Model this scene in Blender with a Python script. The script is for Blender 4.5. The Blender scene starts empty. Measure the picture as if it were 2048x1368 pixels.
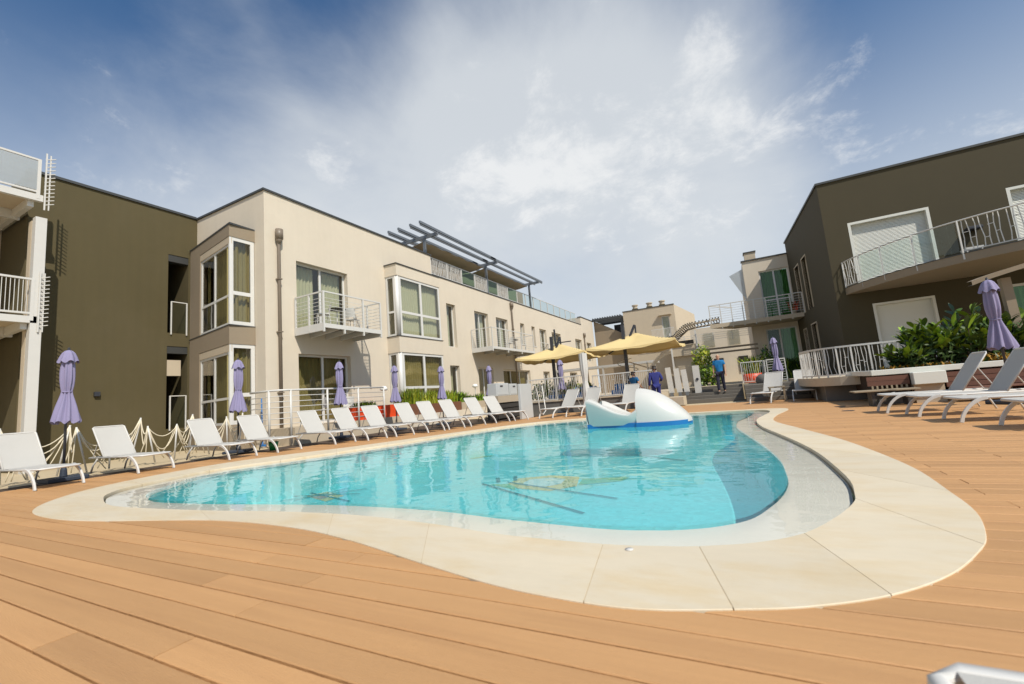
import bpy, bmesh, math, random
from mathutils import Vector, Matrix
from mathutils.geometry import interpolate_bezier
random.seed(7)
scene = bpy.context.scene
COL = scene.collection
PI = math.pi
rad = math.radians

# tuning values
EXPOSURE = .05
WAVE = .016
POOLCOL = (.19, .78, .81, 1)
SKYTINT = (.54, .82, 1.0, 1)
CLOUD_A = (6.0, 6.3, 6.55, 1)
CLOUD_B = (7.7, 7.75, 7.75, 1)
VEIL = [((-.33, .72, .61), 2, 22, .16), ((-.051, .883, .467), 2, 20, .14), ((.10, .87, .49), 1, 14, .06), ((-.218, .897, .384), 2, 24, .12),
        ((-.66, .57, .49), 2, 24, .13), ((-.523, .723, .452), 2, 24, .13), ((-.72, .60, .36), 4, 34, .14),
        ((-.80, .22, .56), 4, 20, -.10), ((.42, .78, .45), 1, 24, -.20), ((-.537, .516, .668), 2, 10, -.12)]
PUFF = [((-.051, .883, .467), 1, 13, .05), ((.158, .865, .476), 1, 10, .08), ((.09, .87, .50), 1, 9, .03), ((-.44, .78, .44), 1, 9, .12), ((-.29, .85, .44), 1, 8, .13), ((-.15, .88, .44), 1, 12, .06),
        ((-.645, .577, .50), 1, 5, .13), ((.03, .80, .60), 1, 5, .12), ((.0, .91, .41), 1, 9, .04)]

# ------------------------------------------------------------------ camera
cam = bpy.data.cameras.new("camera")
cam.sensor_width = 36.0
cam.lens = 868.1 / 2048 * 36
cam.clip_start = 0.05
cam.clip_end = 2000
camo = bpy.data.objects.new("camera", cam)
COL.objects.link(camo)
ROLL, PITCH, YAW = rad(-4.7826), rad(7.1649), rad(-27.0073)
fw = Vector((math.sin(YAW) * math.cos(PITCH), math.cos(YAW) * math.cos(PITCH), math.sin(PITCH)))
r0 = Vector((math.cos(YAW), -math.sin(YAW), 0)); u0 = r0.cross(fw)
rt = r0 * math.cos(ROLL) + u0 * math.sin(ROLL)
up = -r0 * math.sin(ROLL) + u0 * math.cos(ROLL)
camo.matrix_world = Matrix(((rt.x, up.x, -fw.x, 0), (rt.y, up.y, -fw.y, 0), (rt.z, up.z, -fw.z, .86), (0, 0, 0, 1)))
cam.dof.use_dof = True
cam.dof.focus_distance = 11.0
cam.dof.aperture_fstop = 2.8
scene.camera = camo

# ------------------------------------------------------------------ world, sun, exposure
SUN = Vector((1.0, -.54, 1.26)).normalized()
world = bpy.data.worlds.new("World"); scene.world = world
world.use_nodes = True
wt = world.node_tree; wt.nodes.clear()
def wn(t, **k):
    n = wt.nodes.new(t)
    for a, b in k.items(): setattr(n, a, b)
    return n
wl = wt.links.new
def wmath(op, a, b=None, clamp=False):
    n = wn("ShaderNodeMath", operation=op); n.use_clamp = clamp
    for i, v in enumerate((a, b)):
        if v is None: continue
        if isinstance(v, (int, float)): n.inputs[i].default_value = v
        else: wl(v, n.inputs[i])
    return n.outputs[0]
def wrange(v, a, b, lo=0., hi=1.):
    n = wn("ShaderNodeMapRange", interpolation_type='SMOOTHSTEP')
    wl(v, n.inputs[0])
    for i, x in enumerate((a, b, lo, hi)): n.inputs[i + 1].default_value = x
    return n.outputs[0]
sky = wn("ShaderNodeTexSky", sky_type='NISHITA')
sky.sun_disc = False
sky.sun_elevation = math.asin(SUN.z)
sky.sun_rotation = math.atan2(SUN.x, SUN.y)
sky.air_density = 1.0; sky.dust_density = 1.2; sky.ozone_density = 2.0
tc = wn("ShaderNodeTexCoord")
sep = wn("ShaderNodeSeparateXYZ"); wl(tc.outputs["Generated"], sep.inputs[0])
zc = wmath('ADD', wmath('MAXIMUM', sep.outputs[2], 0.0), .38)
cmb = wn("ShaderNodeCombineXYZ")
wl(wmath('DIVIDE', sep.outputs[0], zc), cmb.inputs[0]); wl(wmath('DIVIDE', sep.outputs[1], zc), cmb.inputs[1])
def wnoise(scale, detail, rough, dist, off, rot=0., sc=(1, 1, 1)):
    mp = wn("ShaderNodeMapping"); wl(cmb.outputs[0], mp.inputs[0])
    mp.inputs["Location"].default_value = off; mp.inputs["Rotation"].default_value = (0, 0, rot); mp.inputs["Scale"].default_value = sc
    n = wn("ShaderNodeTexNoise"); wl(mp.outputs[0], n.inputs["Vector"])
    n.inputs["Scale"].default_value = scale; n.inputs["Detail"].default_value = detail
    n.inputs["Roughness"].default_value = rough; n.inputs["Distortion"].default_value = dist
    return n.outputs["Fac"]
nA = wnoise(2.6, 9, .62, .35, (3.1, 1.7, 0))
nB = wnoise(1.2, 6, .55, .2, (7.3, 2.2, 0), rad(25), (1, .55, 1))
nC = wnoise(7, 10, .68, .25, (1.1, 5.0, 0))
dirv = wn("ShaderNodeVectorMath", operation='NORMALIZE'); wl(tc.outputs["Generated"], dirv.inputs[0])
def blob(d, inner, outer, amp):
    n = wn("ShaderNodeVectorMath", operation='DOT_PRODUCT')
    wl(dirv.outputs[0], n.inputs[0]); n.inputs[1].default_value = Vector(d).normalized()
    return wrange(n.outputs["Value"], math.cos(rad(outer)), math.cos(rad(inner)), 0, amp)
def cover(lst):
    c = None
    for b_ in lst:
        o = blob(*b_); c = o if c is None else wmath('ADD', c, o)
    return c
veil = wmath('ADD', wmath('MULTIPLY', nB, .65), wmath('MULTIPLY', nA, .35))
veil = wmath('MULTIPLY', wrange(wmath('ADD', veil, cover(VEIL)), .42, .92), .86)
puff = wmath('ADD', wmath('MULTIPLY', nA, .45), wmath('MULTIPLY', nC, .55))
puff = wmath('MULTIPLY', wrange(wmath('ADD', puff, cover(PUFF)), .565, .74), .70)
horizon = wrange(sep.outputs[2], .66, .06, 0, .90)
dens = wmath('SUBTRACT', 1.0, wmath('MULTIPLY', wmath('SUBTRACT', 1.0, veil), wmath('SUBTRACT', 1.0, horizon)))
tint = wn("ShaderNodeMix", data_type='RGBA', blend_type='MULTIPLY')
tint.inputs[0].default_value = 1.0
wl(sky.outputs[0], tint.inputs[6]); tint.inputs[7].default_value = SKYTINT
mix = wn("ShaderNodeMix", data_type='RGBA')
wl(tint.outputs[2], mix.inputs[6])
wl(dens, mix.inputs[0]); mix.inputs[7].default_value = CLOUD_A
mix2 = wn("ShaderNodeMix", data_type='RGBA'); wl(puff, mix2.inputs[0]); wl(mix.outputs[2], mix2.inputs[6]); mix2.inputs[7].default_value = CLOUD_B
bg = wn("ShaderNodeBackground"); bg.inputs[1].default_value = .115
wl(mix2.outputs[2], bg.inputs[0])
wo = wn("ShaderNodeOutputWorld"); wl(bg.outputs[0], wo.inputs[0])

sl = bpy.data.lights.new("sun", 'SUN'); sl.energy = 4.35; sl.angle = rad(.53); sl.color = (1, .93, .82)
so = bpy.data.objects.new("sun", sl); COL.objects.link(so)
so.rotation_euler = (-SUN).to_track_quat('-Z', 'Y').to_euler()
so.location = (8, -6, 14)
scene.view_settings.view_transform = 'Standard'
scene.view_settings.look = 'None'
scene.view_settings.exposure = EXPOSURE
scene.view_settings.gamma = 1
scene.view_settings.use_curve_mapping = False
scene.cycles.max_bounces = 10
scene.cycles.transparent_max_bounces = 16
scene.cycles.caustics_reflective = False
scene.cycles.caustics_refractive = False

# ------------------------------------------------------------------ materials
def hexc(h):
    h = h.lstrip('#'); o = []
    for i in (0, 2, 4):
        c = int(h[i:i + 2], 16) / 255
        o.append(c / 12.92 if c <= .04045 else ((c + .055) / 1.055) ** 2.4)
    return tuple(o) + (1,)
def pm(name, col, rough=.6, var=.1, scale=2.5, bump=0., bscale=60., metal=0., perobj=0., coord='pos', stretch=(1, 1, 1), spec=.5, streak=0., stain=None):
    """procedural surface: two octaves of colour mottling, optional relief and per-object tone"""
    m = bpy.data.materials.new(name); m.use_nodes = True
    t = m.node_tree; b = t.nodes["Principled BSDF"]; L = t.links.new
    b.inputs["Roughness"].default_value = rough; b.inputs["Metallic"].default_value = metal
    b.inputs["Specular IOR Level"].default_value = spec
    if coord == 'pos': src = t.nodes.new("ShaderNodeNewGeometry").outputs["Position"]
    else: src = t.nodes.new("ShaderNodeTexCoord").outputs["Object"]
    mp = t.nodes.new("ShaderNodeMapping"); mp.inputs["Scale"].default_value = stretch; L(src, mp.inputs[0])
    def noise(s, d=5, r=.6):
        n = t.nodes.new("ShaderNodeTexNoise"); L(mp.outputs[0], n.inputs["Vector"])
        n.inputs["Scale"].default_value = s; n.inputs["Detail"].default_value = d; n.inputs["Roughness"].default_value = r
        return n.outputs["Fac"]
    def mathn(op, a, bb):
        n = t.nodes.new("ShaderNodeMath"); n.operation = op
        for i, v in enumerate((a, bb)):
            if isinstance(v, (int, float)): n.inputs[i].default_value = v
            else: L(v, n.inputs[i])
        return n.outputs[0]
    f = mathn('ADD', mathn('MULTIPLY', noise(scale), .65), mathn('MULTIPLY', noise(scale * 7.3, 4), .35))
    v = mathn('ADD', mathn('MULTIPLY', mathn('SUBTRACT', f, .5), var * 4), 1.0)
    if perobj:
        oi = t.nodes.new("ShaderNodeObjectInfo")
        v = mathn('MULTIPLY', v, mathn('ADD', mathn('MULTIPLY', mathn('SUBTRACT', oi.outputs["Random"], .5), perobj * 2), 1.0))
    if streak:
        mp2 = t.nodes.new("ShaderNodeMapping"); mp2.inputs["Scale"].default_value = (6, 6, .35); L(src, mp2.inputs[0])
        n2 = t.nodes.new("ShaderNodeTexNoise"); L(mp2.outputs[0], n2.inputs["Vector"]); n2.inputs["Scale"].default_value = 1.0; n2.inputs["Detail"].default_value = 4
        v = mathn('MULTIPLY', v, mathn('ADD', mathn('MULTIPLY', mathn('SUBTRACT', n2.outputs["Fac"], .5), streak), 1.0))
    hs = t.nodes.new("ShaderNodeHueSaturation"); hs.inputs["Color"].default_value = col if len(col) == 4 else tuple(col) + (1,)
    if stain:                                                           # wear patches with their own shape and tone
        sc_, ss_, sa_ = stain
        n3 = t.nodes.new("ShaderNodeTexNoise"); L(mp.outputs[0], n3.inputs["Vector"]); n3.inputs["Scale"].default_value = ss_; n3.inputs["Detail"].default_value = 7; n3.inputs["Roughness"].default_value = .68
        mr = t.nodes.new("ShaderNodeMapRange"); L(n3.outputs["Fac"], mr.inputs[0]); mr.inputs[1].default_value = .46; mr.inputs[2].default_value = .70; mr.inputs[4].default_value = sa_
        mxs = t.nodes.new("ShaderNodeMix"); mxs.data_type = 'RGBA'; L(mr.outputs[0], mxs.inputs[0]); mxs.inputs[6].default_value = hs.inputs["Color"].default_value; mxs.inputs[7].default_value = sc_ + (1,)
        L(mxs.outputs[2], hs.inputs["Color"])
    L(v, hs.inputs["Value"]); L(hs.outputs[0], b.inputs["Base Color"])
    if bump:
        bn = t.nodes.new("ShaderNodeBump"); bn.inputs["Strength"].default_value = bump; bn.inputs["Distance"].default_value = .01
        L(noise(bscale, 3), bn.inputs["Height"]); L(bn.outputs[0], b.inputs["Normal"])
    return m
M = {}
M['cream'] = pm('cream_render', (.63, .555, .445), .85, .03, .8, .35, 70, streak=.06, stain=((.55, .48, .38), .5, .4))
M['olive'] = pm('olive_render', (.084, .066, .026), .85, .05, .6, .4, 70, streak=.16, stain=((.10, .08, .04), .45, .5))
M['olive_dark'] = pm('dark_taupe_render', (.056, .045, .021), .85, .06, .6, .3, 80, streak=.07)
M['taupe'] = pm('taupe_render', (.27, .215, .15), .85, .05, 1, .25, 80, streak=.05)
M['beige'] = pm('beige_render', (.50, .42, .31), .85, .05, 1, .25, 80, streak=.06)
M['edge'] = pm('grey_metal_edge', (.07, .072, .07), .5, .08, 3, metal=.4)
M['steel'] = pm('grey_steel', (.22, .235, .25), .45, .08, 5, metal=.6)
M['white'] = pm('white_paint', (.60, .585, .55), .4, .03, 4)
M['pvc'] = pm('white_frame', (.64, .63, .60), .35, .02, 4)
M['pole_dark'] = pm('anthracite_paint', (.035, .037, .045), .4, .05, 6)
M['pipe'] = pm('taupe_pipe', (.20, .16, .12), .45, .06, 4)
M['sling'] = pm('white_sling', (.47, .455, .42), .75, .03, 3, .3, 300, coord='obj', perobj=.03)
M['lavender'] = pm('lavender_canvas', (.255, .23, .37), .85, .05, 4, .3, 160, coord='obj')
M['base'] = pm('umbrella_base', (.03, .04, .06), .6, .08, 5)
M['red'] = pm('red_planter', (.72, .07, .015), .45, .05, 3)
M['corten'] = pm('corten_planter', (.17, .07, .035), .7, .12, 4)
M['planter_beige'] = pm('beige_planter', (.45, .37, .27), .7, .06, 4)
M['soil'] = pm('soil', (.035, .022, .014), .95, .2, 20, .6, 50)
M['deck'] = pm('deck_board', (.53, .291, .122), .6, .08, 1.2, .4, 60, perobj=.10, stretch=(.35, 6, 1), stain=((.40, .205, .085), .8, .45))
M['underdeck'] = pm('underdeck_shade', (.07, .045, .03), .9, .1, 3)  # dark tone painted as the shade under the boards
M['coping'] = pm('travertine', (.66, .57, .42), .55, .07, .9, .25, 110, perobj=.04, stretch=(1, 2.6, 1), stain=((.60, .44, .22), 1.3, .55))
M['mortar'] = pm('joint_mortar', (.54, .43, .28), .8, .08, 8)
M['rim'] = pm('wet_white_stone', (.93, .87, .77), .25, .04, 3, .08, 60)
M['slot'] = pm('overflow_channel', (.10, .09, .075), .7, .1, 5)
M['paving'] = pm('beige_paving', (.52, .42, .27), .8, .06, 1.5, .2, 60)
M['interior'] = pm('room_plaster', (.55, .50, .32), .9, .05, 2)
M['room_dark'] = pm('dark_room', (.02, .017, .014), .9, .1, 2)  # near-black colour stands in for the darkness of unlit rooms and openings
M['curtain'] = pm('pale_curtain', (.55, .56, .42), .9, .06, 3)
M['curtain_green'] = pm('green_curtain', (.12, .22, .06), .9, .1, 3)
M['curtain_olive'] = pm('olive_curtain', (.29, .245, .10), .9, .08, 3)
M['yellow'] = pm('ochre_canvas', (.68, .52, .24), .85, .05, 2, .15, 90)
M['wood'] = pm('brown_red_board', (.15, .062, .038), .6, .12, 1.5, .2, 60, perobj=.12, stretch=(.6, 6, 6))
M['wood_seat'] = pm('weathered_seat_board', (.30, .24, .16), .7, .1, 2, .2, 60, perobj=.1, stretch=(.6, 6, 6))
M['concrete'] = pm('grey_concrete', (.15, .14, .125), .85, .08, 2, .3, 60)
M['step'] = pm('dark_step', (.14, .125, .105), .8, .08, 3, .2, 60)
M['shutter'] = pm('white_shutter', (.66, .66, .60), .5, .02, 3)
M['glassfiber'] = pm('white_fibreglass', (.60, .59, .55), .28, .015, 3)
M['blue_stripe'] = pm('blue_stripe', (.012, .16, .42), .35, .04, 4)
M['rope'] = pm('cream_rope', (.70, .62, .46), .85, .06, 20)
M['metal_box'] = pm('pale_grey_cabinet', (.50, .51, .50), .45, .04, 3)
M['black_wood'] = pm('dark_bench_board', (.05, .045, .04), .6, .1, 4)
M['leaf'] = pm('glossy_leaf', (.20, .31, .025), .38, .18, 3, perobj=.4)
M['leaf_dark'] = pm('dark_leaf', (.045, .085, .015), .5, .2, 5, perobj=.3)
M['leaf_yellow'] = pm('yellow_green_leaf', (.30, .32, .02), .5, .2, 6, perobj=.3)
M['flower'] = pm('ochre_flower', (.42, .22, .02), .7, .25, 12)
M['stem'] = pm('brown_stem', (.10, .075, .045), .85, .15, 8)
M['skin'] = pm('skin', (.50, .29, .19), .55, .05, 8)
M['hair'] = pm('dark_hair', (.025, .017, .012), .6, .1, 20)
M['navy'] = pm('navy_cloth', (.018, .025, .16), .85, .1, 6)
M['teal'] = pm('petrol_blue_cloth', (.008, .10, .24), .85, .1, 6)
M['bright_blue'] = pm('bright_blue_cloth', (.01, .17, .42), .85, .1, 6)
M['dark_cloth'] = pm('dark_trouser_cloth', (.02, .02, .04), .9, .1, 6)
M['grey_cloth'] = pm('patterned_grey_cloth', (.26, .25, .29), .9, .3, 14)
M['shoe'] = pm('shoe', (.03, .03, .03), .6, .1, 8)
M['lamp_glass'] = pm('white_lamp_glass', (.8, .8, .76), .3, .02, 4)
M['green_plastic'] = pm('green_plastic', (.01, .22, .06), .4, .05, 4)
M['blue_plastic'] = pm('blue_plastic', (.03, .16, .42), .4, .05, 4)

def glass_mat(name, tint, refl=1.0, rough=.02):
    m = bpy.data.materials.new(name); m.use_nodes = True
    t = m.node_tree; t.nodes.clear(); L = t.links.new
    tr = t.nodes.new("ShaderNodeBsdfTransparent"); tr.inputs[0].default_value = tint
    gl = t.nodes.new("ShaderNodeBsdfGlossy"); gl.inputs["Roughness"].default_value = rough
    lw = t.nodes.new("ShaderNodeLayerWeight"); lw.inputs[0].default_value = .5
    fr = t.nodes.new("ShaderNodeMath"); fr.operation = 'POWER'; L(lw.outputs["Facing"], fr.inputs[0]); fr.inputs[1].default_value = 4.5
    ns = t.nodes.new("ShaderNodeTexNoise"); ns.inputs["Scale"].default_value = .7
    ge = t.nodes.new("ShaderNodeNewGeometry"); L(ge.outputs["Position"], ns.inputs["Vector"])
    bp = t.nodes.new("ShaderNodeBump"); bp.inputs["Strength"].default_value = .04; bp.inputs["Distance"].default_value = .1
    L(ns.outputs["Fac"], bp.inputs["Height"]); L(bp.outputs[0], gl.inputs["Normal"])
    mu = t.nodes.new("ShaderNodeMath"); mu.operation = 'MULTIPLY_ADD'; mu.use_clamp = True
    L(fr.outputs[0], mu.inputs[0]); mu.inputs[1].default_value = refl; mu.inputs[2].default_value = .055 * refl
    mx = t.nodes.new("ShaderNodeMixShader"); L(mu.outputs[0], mx.inputs[0]); L(tr.outputs[0], mx.inputs[1]); L(gl.outputs[0], mx.inputs[2])
    o = t.nodes.new("ShaderNodeOutputMaterial"); L(mx.outputs[0], o.inputs[0])
    return m
M['glass'] = glass_mat('window_glass', (.90, .90, .86, 1), 1.2)
M['rail_glass'] = glass_mat('railing_glass', (.92, .96, .94, 1), .5)
M['green_glass'] = glass_mat('green_glass', (.66, .84, .72, 1), .7)

def water_mat(name='pool_water', turbid=0.):
    m = bpy.data.materials.new(name); m.use_nodes = True
    t = m.node_tree; t.nodes.clear(); L = t.links.new
    tr = t.nodes.new("ShaderNodeBsdfTransparent"); tr.inputs[0].default_value = (.96, .99, .99, 1)
    gl = t.nodes.new("ShaderNodeBsdfGlossy"); gl.inputs["Roughness"].default_value = .015
    fr = t.nodes.new("ShaderNodeFresnel"); fr.inputs[0].default_value = 1.33
    ge = t.nodes.new("ShaderNodeNewGeometry")
    def nz(s, sc, d):
        mp = t.nodes.new("ShaderNodeMapping"); mp.inputs["Scale"].default_value = sc; L(ge.outputs["Position"], mp.inputs[0])
        n = t.nodes.new("ShaderNodeTexNoise"); n.inputs["Scale"].default_value = s; n.inputs["Detail"].default_value = d
        n.inputs["Roughness"].default_value = .5; L(mp.outputs[0], n.inputs["Vector"]); return n.outputs["Fac"]
    a = nz(2.1, (1, 1.25, 1), 2); b = nz(7.5, (1, 1.2, 1), 2)
    ad = t.nodes.new("ShaderNodeMath"); ad.operation = 'MULTIPLY_ADD'; L(b, ad.inputs[0]); ad.inputs[1].default_value = .12; L(a, ad.inputs[2])
    bp = t.nodes.new("ShaderNodeBump"); bp.inputs["Strength"].default_value = .5; bp.inputs["Distance"].default_value = WAVE
    L(ad.outputs[0], bp.inputs["Height"]); L(bp.outputs[0], gl.inputs["Normal"]); L(bp.outputs[0], fr.inputs["Normal"])
    low = tr.outputs[0]
    if turbid:                                                          # light scattered back by the water itself
        df = t.nodes.new("ShaderNodeBsdfDiffuse"); df.inputs[0].default_value = (.14, .68, .76, 1)
        m2 = t.nodes.new("ShaderNodeMixShader"); m2.inputs[0].default_value = turbid; L(tr.outputs[0], m2.inputs[1]); L(df.outputs[0], m2.inputs[2]); low = m2.outputs[0]
    mx = t.nodes.new("ShaderNodeMixShader"); L(fr.outputs[0], mx.inputs[0]); L(low, mx.inputs[1]); L(gl.outputs[0], mx.inputs[2])
    o = t.nodes.new("ShaderNodeOutputMaterial"); L(mx.outputs[0], o.inputs[0])
    return m
M['water'] = water_mat('pool_water', .30)
M['film'] = water_mat('water_film')
def frosted(name, col, mixf):
    m = bpy.data.materials.new(name); m.use_nodes = True
    t = m.node_tree; t.nodes.clear(); L = t.links.new
    tr = t.nodes.new("ShaderNodeBsdfTransparent"); df = t.nodes.new("ShaderNodeBsdfDiffuse"); df.inputs[0].default_value = col
    tl = t.nodes.new("ShaderNodeBsdfTranslucent"); tl.inputs[0].default_value = col
    a = t.nodes.new("ShaderNodeMixShader"); L(df.outputs[0], a.inputs[1]); L(tl.outputs[0], a.inputs[2])
    ns = t.nodes.new("ShaderNodeTexNoise"); ns.inputs["Scale"].default_value = 6
    mr = t.nodes.new("ShaderNodeMapRange"); L(ns.outputs["Fac"], mr.inputs[0]); mr.inputs[3].default_value = mixf - .08; mr.inputs[4].default_value = mixf + .08
    b = t.nodes.new("ShaderNodeMixShader"); L(mr.outputs[0], b.inputs[0]); L(tr.outputs[0], b.inputs[1]); L(a.outputs[0], b.inputs[2])
    o = t.nodes.new("ShaderNodeOutputMaterial"); L(b.outputs[0], o.inputs[0]); return m
M['frosted'] = frosted('frosted_glass', (.62, .66, .68, 1), .72)

def mosaic_mat(name, col):
    """small glass tiles: cell tone plus pale grout, swell-shaped bright ripples of refracted light left out"""
    m = bpy.data.materials.new(name); m.use_nodes = True
    t = m.node_tree; b = t.nodes["Principled BSDF"]; L = t.links.new
    ge = t.nodes.new("ShaderNodeNewGeometry")
    vo = t.nodes.new("ShaderNodeTexVoronoi"); vo.inputs["Scale"].default_value = 14; L(ge.outputs["Position"], vo.inputs["Vector"])
    sx = t.nodes.new("ShaderNodeSeparateColor"); L(vo.outputs["Color"], sx.inputs[0])
    ns = t.nodes.new("ShaderNodeTexNoise"); ns.inputs["Scale"].default_value = .8; L(ge.outputs["Position"], ns.inputs["Vector"])
    a = t.nodes.new("ShaderNodeMath"); a.operation = 'MULTIPLY_ADD'; L(sx.outputs[0], a.inputs[0]); a.inputs[1].default_value = .22; a.inputs[2].default_value = .78
    c = t.nodes.new("ShaderNodeMath"); c.operation = 'MULTIPLY_ADD'; L(ns.outputs["Fac"], c.inputs[0]); c.inputs[1].default_value = .25; L(a.outputs[0], c.inputs[2])
    hs = t.nodes.new("ShaderNodeHueSaturation"); hs.inputs["Color"].default_value = col; L(c.outputs[0], hs.inputs["Value"])
    L(hs.outputs[0], b.inputs["Base Color"]); b.inputs["Roughness"].default_value = .35
    return m
M['mosaic'] = mosaic_mat('turquoise_mosaic', POOLCOL)
M['mosaic_dark'] = mosaic_mat('dark_blue_mosaic', (.006, .015, .03, 1))
M['mosaic_yellow'] = mosaic_mat('yellow_mosaic', (.80, .50, .0, 1))
M['mosaic_green'] = mosaic_mat('green_mosaic', (.16, .42, .04, 1))
M['mosaic_red'] = mosaic_mat('red_mosaic', (.55, .14, .05, 1))
M['mosaic_white'] = mosaic_mat('pale_mosaic', (.70, .78, .75, 1))

# ------------------------------------------------------------------ mesh builder
def V(*a): return Vector(a)
class MB:
    def __init__(s): s.v = []; s.f = []
    def add(s, vs, fs):
        o = len(s.v); s.v += [tuple(x) for x in vs]; s.f += [tuple(i + o for i in f) for f in fs]; return s
    def quad(s, a, b, c, d): return s.add((a, b, c, d), ((0, 1, 2, 3),))
    def box(s, x0, x1, y0, y1, z0, z1):
        vs = [(x, y, z) for z in (z0, z1) for y in (y0, y1) for x in (x0, x1)]
        return s.add(vs, ((0, 2, 3, 1), (4, 5, 7, 6), (0, 1, 5, 4), (2, 6, 7, 3), (0, 4, 6, 2), (1, 3, 7, 5)))
    def pbox(s, P, u0, u1, v0, v1, w0, w1):
        vs = [P(u, v, w) for w in (w0, w1) for v in (v0, v1) for u in (u0, u1)]
        return s.add(vs, ((0, 2, 3, 1), (4, 5, 7, 6), (0, 1, 5, 4), (2, 6, 7, 3), (0, 4, 6, 2), (1, 3, 7, 5)))
    def bar(s, p, q, w, h=None, up=(0, 0, 1)):
        h = h or w; p = Vector(p); q = Vector(q); d = (q - p).normalized(); up = Vector(up)
        if abs(d.dot(up)) > .98: up = Vector((1, 0, 0))
        a = d.cross(up).normalized() * w / 2; b = a.cross(d).normalized() * h / 2
        vs = [x + i * a + j * b for x in (p, q) for i, j in ((-1, -1), (1, -1), (1, 1), (-1, 1))]
        return s.add(vs, ((0, 1, 2, 3), (7, 6, 5, 4), (0, 4, 5, 1), (1, 5, 6, 2), (2, 6, 7, 3), (3, 7, 4, 0)))
    def tube(s, pts, r, n=6, cap=True):
        pts = [Vector(p) for p in pts]; rs = r if isinstance(r, (list, tuple)) else [r] * len(pts)
        rings = []; a = None
        for i, p in enumerate(pts):
            d = (pts[min(i + 1, len(pts) - 1)] - pts[max(i - 1, 0)]).normalized()
            if a is None:
                a = d.orthogonal().normalized()
            a = (a - d * a.dot(d)); a = a.normalized() if a.length > 1e-6 else d.orthogonal().normalized()
            b = d.cross(a)
            rings.append([p + (a * math.cos(2 * PI * k / n) + b * math.sin(2 * PI * k / n)) * rs[i] for k in range(n)])
        o = len(s.v)
        for R in rings: s.v += [tuple(x) for x in R]
        for i in range(len(rings) - 1):
            for k in range(n):
                s.f.append((o + i * n + k, o + i * n + (k + 1) % n, o + (i + 1) * n + (k + 1) % n, o + (i + 1) * n + k))
        if cap:
            s.f.append(tuple(o + k for k in range(n))[::-1]); s.f.append(tuple(o + (len(rings) - 1) * n + k for k in range(n)))
        return s
    def prism(s, poly, z0, z1):
        n = len(poly); vs = [(x, y, z0) for x, y in poly] + [(x, y, z1) for x, y in poly]
        fs = [tuple(range(n))[::-1], tuple(range(n, 2 * n))] + [(i, (i + 1) % n, n + (i + 1) % n, n + i) for i in range(n)]
        return s.add(vs, fs)
    def grid(s, nu, nv, fn, wrap=False):
        vs = [fn(i / nu, j / nv) for j in range(nv + 1) for i in range(nu + (0 if wrap else 1))]
        w = nu if wrap else nu + 1
        fs = [(j * w + i, j * w + (i + 1) % w, (j + 1) * w + (i + 1) % w, (j + 1) * w + i) for j in range(nv) for i in range(nu)]
        return s.add(vs, fs)
    def lathe(s, prof, n=12, c=(0, 0)):
        return s.tube([(c[0], c[1], z) for r, z in prof], [max(r, 1e-4) for r, z in prof], n)
    def build(s, name, mat, parent=None, smooth=False, bevel=0.):
        me = bpy.data.meshes.new(name)
        off = Vector((0, 0, 0)); p = parent
        while p is not None: off += p.location; p = p.parent
        me.from_pydata([tuple(Vector(v) - off) for v in s.v], [], s.f)
        bm = bmesh.new(); bm.from_mesh(me); bmesh.ops.recalc_face_normals(bm, faces=bm.faces)
        if bevel:
            es = [e for e in bm.edges if len(e.link_faces) == 2 and e.calc_face_angle(0) > .6]
            bmesh.ops.bevel(bm, geom=es, offset=bevel, segments=1, affect='EDGES', clamp_overlap=True)
        if all(abs(f.normal.z) > .98 for f in bm.faces) and sum(f.normal.z for f in bm.faces) < 0: bmesh.ops.reverse_faces(bm, faces=bm.faces)
        bm.to_mesh(me); bm.free()
        if smooth:
            for f in me.polygons: f.use_smooth = True
        me.materials.append(M[mat] if isinstance(mat, str) else mat)
        o = bpy.data.objects.new(name, me); COL.objects.link(o)
        if parent is not None: o.parent = parent
        return o
def tag(o, label=None, cat=None, group=None, kind=None):
    if label: o['label'] = label
    if cat: o['category'] = cat
    if group: o['group'] = group
    if kind: o['kind'] = kind
    return o
def thing(name, loc, label, cat, group=None):
    o = bpy.data.objects.new(name, None); COL.objects.link(o); o.location = loc; o.empty_display_size = .2
    return tag(o, label, cat, group)
KIDS = {}
def copy_tree(o, parent=None):
    c = o.copy(); COL.objects.link(c); c.parent = parent
    for ch in list(o.children): copy_tree(ch, c)
    return c
def place(o, x, y, rz, label, z=0.):
    o.location = (x, y, z); o.rotation_euler = (0, 0, rz); o['label'] = label; return o
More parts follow.
